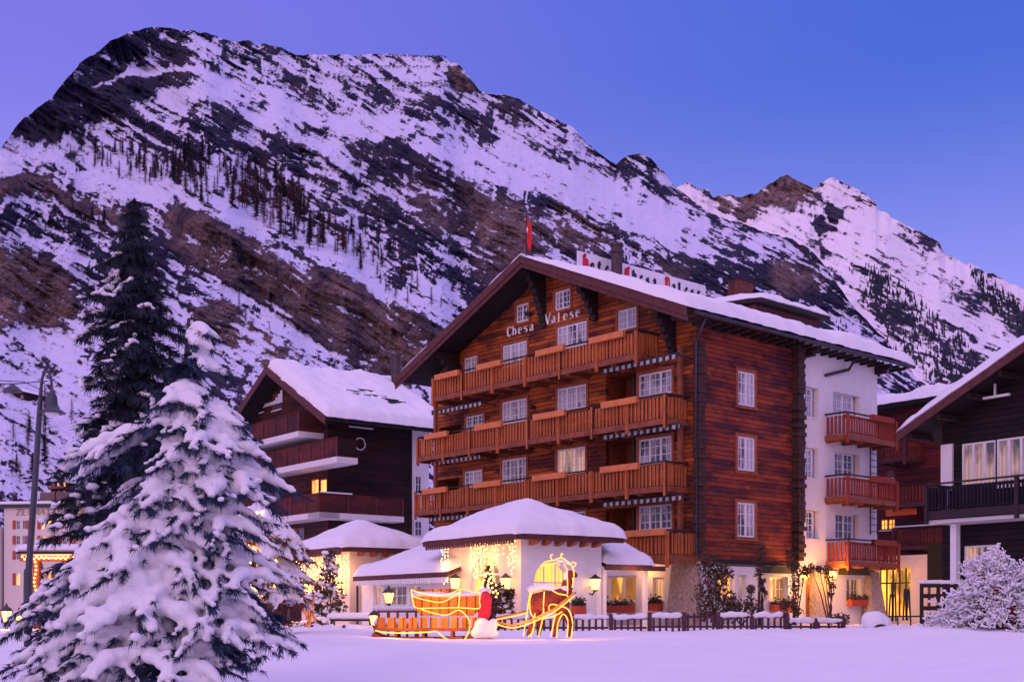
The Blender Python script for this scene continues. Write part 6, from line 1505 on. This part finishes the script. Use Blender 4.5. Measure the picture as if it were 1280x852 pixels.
# ---- snowy bench beside it
bn = thing('garden_bench', 'slatted garden bench piled with snow at the left end of the sleigh', 'bench', P(496, 800, 31.5)); kb = 31.5/F
def bx2(px_): return (px_-496)*kb
def bz2(py_): return (800-py_)*kb
m = MB(); m.box(bx2(470), bx2(522), -.25, .25, bz2(783), bz2(780)); m.build('seat', M['gold'], bn)
for x in (472, 484, 496, 508, 519):
    m = MB(); m.box(bx2(x)-.03, bx2(x)+.03, .22, .27, bz2(800), bz2(764)); m.build('back_slat', M['beam'], bn)
m = MB(); m.box(bx2(470), bx2(522), .215, .285, bz2(765), bz2(761)); m.build('backrest', M['beam'], bn)
for x in (471, 521):
    m = MB(); m.box(bx2(x)-.04, bx2(x)+.04, -.25, .2, bz2(802), bz2(783)-.003); m.build('leg', M['beam'], bn)
lumps(bn, [((bx2(x), .25, bz2(760)), .2, .10, .07) for x in range(471, 524, 6)] + [((bx2(x), 0, bz2(778)), .16, .22, .12) for x in (474,480,487,497,503,510,516)])
# ---- light-rope reindeer
YD = 30.0; db_ = P(686, 796, YD); dr = thing('reindeer_figure', 'reindeer figure of red brown brushwood outlined in light rope with snow on its back', 'decoration', db_)
def dx(a): return (a-686)*ks
def dzz(b): return (796-b)*ks
def skin(name, verts, edges, radii, mat, parent, sub=2):
    me = bpy.data.meshes.new(name); me.from_pydata(verts, edges, []); o = bpy.data.objects.new(name, me); COL.objects.link(o); o.parent = parent
    s = o.modifiers.new('k', 'SKIN'); s.use_smooth_shade = True
    for v, r_ in zip(me.skin_vertices[0].data, radii): v.radius = (r_, r_) if not hasattr(r_, '__len__') else r_
    me.skin_vertices[0].data[0].use_root = True
    b = o.modifiers.new('u', 'SUBSURF'); b.levels = b.render_levels = sub; me.materials.append(mat); return o
t = NT('brushwood'); o_ = t.obj(); n_ = t.noise(t.mapping(o_, (9, 9, 1.2)), 4, 5, .7); t.base(t.mix(t.ramp(n_, .35, .65), (.05,.012,.012), (.42,.07,.045))); t.rough(.9); t.bump(n_, 1.0, .06); M['brush'] = t.m
dv = [(dx(672),0,dzz(752)),(dx(686),0,dzz(750)),(dx(701),0,dzz(752)),(dx(708),0,dzz(738)),(dx(710),0,dzz(722)),(dx(712),0,dzz(715)),(dx(722),0,dzz(720)),
      (dx(668),-.16,dzz(762)),(dx(667),-.17,dzz(776)),(dx(659),-.17,dzz(795)), (dx(670),.16,dzz(762)),(dx(676),.17,dzz(778)),(dx(673),.17,dzz(795)),
      (dx(700),-.15,dzz(764)),(dx(696),-.16,dzz(778)),(dx(692),-.16,dzz(796)), (dx(706),.15,dzz(764)),(dx(712),.16,dzz(778)),(dx(712),.16,dzz(796)), (dx(661),0,dzz(744))]
de = [(0,1),(1,2),(2,3),(3,4),(4,5),(5,6),(0,7),(7,8),(8,9),(0,10),(10,11),(11,12),(2,13),(13,14),(14,15),(2,16),(16,17),(17,18),(0,19)]
drad = [.31,.29,.28,.18,.12,.12,.06,.14,.085,.05,.14,.085,.05,.12,.075,.045,.12,.075,.045,.06]
skin('body', dv, de, drad, M['brush'], dr)
def drope(pts, y, rad=.017):
    P_ = [Vector((dx(a), y, dzz(b))) for a, b in pts]; q = []
    for i in range(len(P_)-1):
        for k in range(4):
            p0, p1, p2, p3 = P_[max(0,i-1)], P_[i], P_[i+1], P_[min(len(P_)-1, i+2)]; s = k/4
            q.append(.5*((2*p1)+(p2-p0)*s+(2*p0-5*p1+4*p2-p3)*s*s+(3*p1-p0-3*p2+p3)*s**3))
    q.append(P_[-1]); m = MB(); m.tube(q, rad, 6); return m.build('light_rope', M['rope'], dr, smooth=True)
for pts, y in (([(663,738),(660,755),(658,770),(654,794)],-.30),([(663,795),(668,778),(668,766)],-.30),([(660,795),(667,786),(666,770)],-.28),([(673,795),(677,778),(680,765)],-.1),
               ([(680,739),(679,752),(679,766)],-.36),([(665,740),(662,750),(664,768),(676,772),(690,770),(702,764)],-.36),([(690,738),(698,742),(708,744),(712,752)],-.33),([(688,795),(691,780),(694,766)],-.32),([(695,796),(697,778),(703,767),(709,775),(708,796)],-.33),([(713,796),(715,778),(710,762),(700,757),(688,755),(686,762),(696,762)],-.34),
               ([(709,742),(709,728),(708,714)],-.17),([(675,708),(682,702),(692,700),(701,697),(710,702),(716,710),(717,722),(715,734)],-.10),([(702,697),(701,692),(704,692.5)],-.06),([(690,700),(688,694),(691,693)],-.06),
               ([(716,709),(720,704),(715,702)],-.06),([(676,707),(684,706),(694,703),(700,706)],.08),([(717,722),(713,730)],.08),([(705,704),(711,716),(712,728),(716,738)],.10)): drope(pts, y)
for y, pts in ((-.42, [(618,778),(640,784),(665,777),(692,764),(717,744)]), (.38, [(620,774),(640,770),(660,765)])): drope(pts, y, .018)
m = MB(); m.tube([(dx(a), -.38, dzz(b)) for a, b in ((618,776),(640,781),(665,774),(692,761),(717,741))], .03, 6); m.build('shaft', M['gold'], dr); m = MB(); m.tube([(dx(a), .42, dzz(b)) for a, b in ((620,772),(660,763),(700,750))], .03, 6); m.build('shaft', M['gold'], dr)
lumps(dr, [((dx(x), 0, dzz(y)), .16, .22, .10) for x, y in ((666,736),(672,734),(678,733),(684,734),(690,736),(696,739),(701,741),(706,736))] + [((dx(708), -.02, dzz(y)), .09, .11, .12) for y in (730,724,718)] + [((dx(700), -.05, dzz(701)), .14, .08, .05), ((dx(712), -.05, dzz(704)), .1, .08, .05)])
for x, y, p_ in ((672,765,14),(705,770,14),(702,708,10),(650,780,12)): lamp('rope_glow', P(x, y, YD-.7), p_, (1,.42,.08), .1)
# ---- picket fences
def fence(label, x0, x1, y_top, y_bot, Y0, Y1, bays, snow=.8, step=.21, seed=1, posts=True):
    A, B = P(x0, y_bot, Y0), P(x1, y_bot, Y1); A.z -= .12; B.z -= .12; d = B-A; L = math.hypot(d.x, d.y); t = thing('picket_fence', label, 'fence', A, math.atan2(d.y, d.x)); h = P(0, y_top, (Y0+Y1)/2).z-A.z; r = random.Random(seed)
    for b in range(bays):
        u0, u1 = L*b/bays+.08, L*(b+1)/bays-.08; m = MB(); u = u0+.05
        while u < u1: hh = h+r.uniform(-.03,.03); m.box(u-.038, u+.038, -.012, .012, 0, hh); u += step
        m.box(u0, u1, .013, .05, h*.30, h*.30+.07); m.box(u0, u1, .013, .05, h*.80, h*.80+.08); m.build('picket_panel', M['fence'], t)
        if r.random() < snow:
            it = []; u = u0
            while u < u1-.05: it.append(((u, .01, h*.92+r.uniform(-.01,.05)), .16*r.uniform(.8,1.3), .09, .075*r.uniform(.7,1.5))); u += .12
            lumps(t, it, 'snow', .04)
    if posts:
        for b in range(bays+1):
            m = MB(); u = L*b/bays; m.box(u-.06, u+.06, -.06, .06, -.1, h+.06); m.build('post', M['fence'], t)
    return t
M['fence'] = plain('dark_fence_wood', (.075,.025,.040), .8, .35, 6)
fence('dark picket fence with snow lumps behind the reindeer figure', 618, 812, 769, 788, 38.5, 38.8, 4, .9, seed=2)
fence('dark picket fence with a snowy rail below the stone pier and tangled shrub', 812, 982, 767, 787, 38.8, 39.4, 4, .8, seed=3)
fence('low dark rail fence before the hotel entrance', 984, 1054, 774, 784, 39.6, 40.4, 2, 1.0, .4, seed=4)
fence('low snow buried fence between the left lantern and the snowy benches', 352, 470, 783, 793, 37.5, 37.5, 3, .9, .3, seed=5)
# ---- flower boxes
def flower_box(label, fr, face, pa, pb, py_, off0, colour='terracotta', seed=1):
    g_ = (fr.front if face == 'f' else fr.side); a, z = g_(pa, py_, off0); b, _ = g_(pb, py_, off0); T = front_T if face == 'f' else side_T
    t = thing('flower_box', label, 'flower box', fr.o, fr.rot); m = MB(T); m.prism([(a, z), (b, z), (b, z+.3), (a, z+.3)], off0+.07, off0+.33); m.build('planter', M[colour], t)
    r = random.Random(seed); lf = MB(T)
    for i in range(150):
        c = Vector((r.uniform(a, b), off0+.2+r.uniform(-.15,.15), z+.3+abs(r.gauss(0,.13)))); u = Vector((r.gauss(0,1), r.gauss(0,1), r.gauss(0,1))).normalized()*.07; v = u.cross(Vector((r.gauss(0,1), r.gauss(0,1), r.gauss(0,1)))).normalized()*.04; lf.add([c-u, c+v, c+u, c-v], [(0,1,2,3)])
    lf.build('foliage', M['leaf'], t, fix=False)
flower_box('red flower box under the double lit window below the lowest front balcony', H, 'f', 759, 795, 765, .003, seed=1)
flower_box('small red flower box under the narrow window left of the stone pier', H, 'f', 815, 830, 763, .003, seed=2)
flower_box('flower box under the hooded lit window left of the hotel entrance', H, 's', 960, 988, 764, .053, seed=3)
flower_box('flower box under the hooded window right of the hotel entrance', H, 's', 1057, 1079, 757, .053, seed=4)
flower_box('red flower box in the lit arch behind the reindeer figure', PV, 's', 713, 726, 767, .003, seed=5)
# ---- skis by the shop, boulder, snowy table, railings
for i, (px_, y0, y1, lean) in enumerate(((1113,742,776,.03),(1118,728,776,-.02),(1131,735,775,.03),(1136,738,775,-.03))):
    b = P(px_, y1, 53.0); t = thing('ski_pair', ['short dark pair of skis standing left in the shop front', 'tallest pair of skis standing upright before the shop glass', 'pair of skis standing near the right of the shop glass', 'pair of skis leaning at the right edge of the shop glass'][i], 'skis', b); h = (y1-y0)*53/F
    for q in (-.07, .07):
        m = MB(); pts = [(q, 0, 0), (q+lean, 0, h*.5), (q+lean*2, .0, h*.9), (q+lean*2.2, -.06, h)]
        for k in range(3): m.beam(pts[k], pts[k+1], .075, .02, (0,1,0))
        m.build('ski', M['iron'], t)
bd = thing('snow_boulder', 'round snow covered boulder in front of the ski shop', 'boulder', Vector((P(1094, 0, 37).x, 37, gz(P(1094,0,37).x, 37))))
m = MB(); m.ball((.05,-.18,.0), .22, .26, .14, 12, 8); m.build('rock', M['dark'], bd, smooth=True); lumps(bd, [((0,0,.16), .40, .40, .34), ((-.14,.05,.2), .28, .34, .28), ((.2,0,.12), .30, .34, .26)], 'snow_cap', .05)
gt_ = thing('garden_table', 'garden table under a flat slab of snow before the restaurant wing', 'table', Vector((P(440, 0, 42).x, 42, -.1))); kt = 42/F
m = MB(); m.box(-28*kt, 28*kt, -.4, .4, .28, .33); m.build('table_top', M['dark'], gt_)
for a in (-1, 1):
    for b in (-1, 1):
        m = MB(); m.box(a*24*kt-.03, a*24*kt+.03, b*.33-.03, b*.33+.03, -.2, .278); m.build('leg', M['dark'], gt_)
lumps(gt_, [((x*kt, 0, .42), .35, .42, .16) for x in (-20,-10,0,10,20)], 'snow', .05)
rl = thing('dark_railing', 'dark snow topped railing at the steps beside the snow furred bush', 'railing', Vector((P(1152, 0, 40).x, 40, -.2))); kr = 40/F
for i in range(3):
    m = MB(); m.box(i*.55-.05, i*.55+.05, -.05, .05, -.2, 1.55); m.build('post', M['dark'], rl)
for z in (.35, .75, 1.15, 1.5):
    m = MB(); m.box(-.05, 1.2, -.03, .03, z, z+.14); m.build('rail', M['dark'], rl)
lumps(rl, [((x, 0, 1.68), .16, .1, .07) for x in np.arange(0, 1.2, .12)], 'snow', .04)
tp_ = thing('terrace_rail', 'thin metal handrail with snowy posts in front of the ski shop door', 'railing', Vector((P(1106, 0, 42).x, 42, -.3)))
for x in (0, .45, .9, 1.35):
    m = MB(); m.tube([(x,0,-.2),(x,0,.62)], .025, 6); m.build('post', M['iron'], tp_)
m = MB(); m.tube([(-.05,0,.64),(1.4,0,.64)], .03, 6); m.build('handrail', M['iron'], tp_)
# wooden star made of sticks by the small pavilion
sk = thing('straw_figure', 'figure of crossed glowing wooden sticks beside the left lantern', 'decoration', P(389, 795, 39)); kk = 39/F
for i, (a, b, c, d_) in enumerate(((-5,0,4,52),(6,0,-14,44),(-14,0,2,34),(12,0,0,30),(0,0,-8,48))):
    m = MB(); m.tube([(a*kk, .05*i, b*kk-.1), (c*kk, .05*i, d_*kk)], .035, 6); m.build('stick', M['gold'], sk)
lamp('stick_glow', P(392, 782, 38.2), 24, (1,.45,.12), .1)
# ---- street lamp
lp = P(35, 735, 25.0); gl_ = gz(lp.x, lp.y); tp = P(50.5, 520, 25.0)
sl2 = thing('street_lamp', 'tall dark blue street lamp with a hooked neck and bell shade at the left', 'street lamp', Vector((lp.x, lp.y, gl_)))
k = 25/F; def_ = Vector((lp.x, lp.y, gl_))
ax_pts = [Vector((0,0,-.3)), lp-def_, P(44,600,25)-def_, P(49,520,25)-def_, P(51,490,25)-def_, P(53,472,25)-def_, P(57,464,25)-def_, P(61,465,25)-def_, P(64,474,25)-def_, P(64.5,486,25)-def_]
ar = [.075,.072,.062,.055,.035,.028,.026,.026,.026,.026]
sm, sr = [], []
for i in range(len(ax_pts)-1):
    for k_ in range(5):
        p0, p1, p2, p3 = ax_pts[max(0,i-1)], ax_pts[i], ax_pts[i+1], ax_pts[min(len(ax_pts)-1, i+2)]; s = k_/5
        sm.append(.5*((2*p1)+(p2-p0)*s+(2*p0-5*p1+4*p2-p3)*s*s+(3*p1-p0-3*p2+p3)*s**3)); sr.append(ar[i]*(1-s)+ar[i+1]*s)
m = MB(); m.tube(sm, sr, 10); m.build('pole', M['pole'], sl2, smooth=True)
m = MB(); m.lathe([(.09,-.3),(.09,.9),(.075,1.0)], lp-def_-Vector((0,0,.6)), 12); m.build('base_sleeve', M['pole'], sl2)
c = P(65, 505, 25)-def_
m = MB(); m.lathe([(.03,.32),(.05,.26),(.10,.16),(.115,0),(.16,-.11),(.27,-.17),(.275,-.19),(.22,-.19),(.12,-.1)], c, 18); m.build('lamp_shade', M['pole'], sl2, smooth=True)
m = MB(); m.ball(c+Vector((0,0,-.19)), .15, .15, .075, 12, 8); m.build('lamp_glass', M['frame'], sl2, smooth=True)
m = MB(); m.tube([P(0,474,25)-def_+Vector((-.6,0,0)), P(30,477,25)-def_, P(55,489,25)-def_], .008, 4); m.build('cable', M['iron'], sl2)
ol = thing('hanging_lamp', 'dark saucer lamp hanging on a wire at the left picture edge', 'lamp', P(16, 486, 24)); m = MB(); m.lathe([(.02,.1),(.08,.05),(.2,-.04),(.02,-.08)], (0,0,0), 14); m.build('lamp_shade', M['iron'], ol); m = MB(); m.tube([(-2,0,.14),(0,0,.10),(.7,0,.16)], .01, 4); m.build('wire', M['iron'], ol)
# ---- lit timber gateway, signs and hut behind the big tree
YG = 62.0; kg = YG/F; gw_ = thing('timber_gateway', 'rough timber gateway with fairy lights and a snow roof at the left', 'gateway', Vector((P(70,0,YG).x, YG, -.4)))
def gxx(a): return (a-70)*kg
def gzz(b): return P(0,b,YG).z+.4
for nm, p, q, s_ in (('beam',(26,697),(108,697),.34),('post',(46,697),(46,790),.3),('brace',(88,699),(56,752),.26),('post',(98,697),(98,790),.3),('brace',(62,742),(40,775),.2)):
    m = MB(); m.beam((gxx(p[0]),0,gzz(p[1])), (gxx(q[0]),.02,gzz(q[1])), s_, s_, (0,1,0)); m.build(nm, M['beam'], gw_)
m = MB(); m.box(gxx(32), gxx(118), -1.2, 1.2, gzz(693), gzz(690.5)); m.build('roof', M['dark'], gw_); lumps(gw_, [((gxx(x), 0, gzz(687)), .7, 1.2, .32) for x in range(38, 116, 8)], 'roof_snow', .12)
bulbs(gw_, [Vector((gxx(x), -.24, gzz(697+1.5*math.sin(x)))) for x in range(30, 106, 3)] + [Vector((gxx(88-(88-56)*i/9), -.2, gzz(701+5.4*i))) for i in range(10)] + [Vector((gxx(46+1.2*math.sin(i)), -.22, gzz(702+5*i))) for i in range(8)], .055)
for x, y in ((75,702),(48,712),(70,725)): lamp('gateway_glow', P(x, y, YG-1.2), 40, (1,.35,.06), .2)
hu = thing('round_roof_hut', 'small wooden hut with a rounded roof glowing warm behind the snow laden tree', 'hut', P(292, 762, 34)); kh = 34/F
m = MB(); n = 14; m.prism([(-19*kh, 0), (19*kh, 0)] + [(19*kh*math.cos(math.pi*i/n), (50+22*math.sin(math.pi*i/n))*kh) for i in range(n+1)], -.5, .8); m.build('front_wall', M['gold'], hu)
m = MB(); m.tube([(21*kh*math.cos(math.pi*i/n), -.3, (50+24*math.sin(math.pi*i/n))*kh) for i in range(n+1)], .07, 6); m.build('roof_edge', M['dark'], hu)
lumps(hu, [((21*kh*math.cos(math.pi*i/n), .15, (54+25*math.sin(math.pi*i/n))*kh), .16, .5, .13) for i in range(2, n-1)], 'snow', .06); lamp('hut_glow', P(300, 712, 33), 14, (1,.4,.08), .15)
sgn = thing('green_sign', 'small green and yellow sign box at the foot of the street lamp', 'sign', P(65, 752, 26)); kq = 26/F
m = MB(); m.box(-15*kq, 15*kq, -.06, .06, 0, 24*kq); bevel(m.build('panel', plain('green_paint', (.03,.16,.04), .6, .1, 4), sgn), .02); m = MB(); m.box(-8*kq, 14*kq, -.07, -.062, 2*kq, 12*kq); m.build('yellow_field', plain('yellow_paint', (.75,.5,.03), .6, .1, 4), sgn); m = MB(); m.box(-.04,.04,-.04,.04,-1.2,-.002); m.build('post', M['iron'], sgn)
lumps(sgn, [((x*kq, 0, 25*kq), .1, .08, .05) for x in (-10,-4,2,8)], 'snow', .03)
for i, (x, y, Y, s_, lab) in enumerate(((8,768,58,1.7,'bright street lantern glowing low at the left edge'),(24,770,60,1.4,'smaller street lantern glowing right of the bright one at the left edge'))): lantern('lantern', lab, x, y, Y, s_, True, None, 200)
for i, (x, y, c_) in enumerate(((24,740,'red'),(44,770,'red'))):
    pass
# person walking in the street far left
pe = thing('person', 'person in a blue jacket standing in the street far left', 'person', Vector((P(9,0,70).x, 70, P(0,800,70).z+.1)))
skin('body', [(0,0,.95),(0,0,1.25),(0,0,1.45),(0,0,1.58),(0,-.02,1.70),(-.10,0,.88),(-.12,.03,.48),(-.12,0,.04),(.10,0,.88),(.13,-.03,.48),(.14,-.06,.04),(-.22,0,1.42),(-.30,0,1.12),(-.27,-.08,.88),(.22,0,1.42),(.30,0,1.12),(.27,-.08,.88)],
     [(0,1),(1,2),(2,3),(3,4),(0,5),(5,6),(6,7),(0,8),(8,9),(9,10),(2,11),(11,12),(12,13),(2,14),(14,15),(15,16)], [.15,.17,.15,.06,.10,.10,.07,.06,.10,.07,.06,.07,.06,.045,.07,.06,.045], plain('blue_jacket', (.05,.09,.25), .8, .3, 5), pe)
# snow banks that break the flat edge of the field
# ---- a fir and shrubs of the street on the far left
tall_spruce('street_fir', 'small snowy fir with lights behind the timber gateway', 48, 700, 800, 66.0, [(700,2),(720,8),(760,16),(800,20)], 31, 'needle_dark', 16, .6, .3, .04, 22, 1.6)
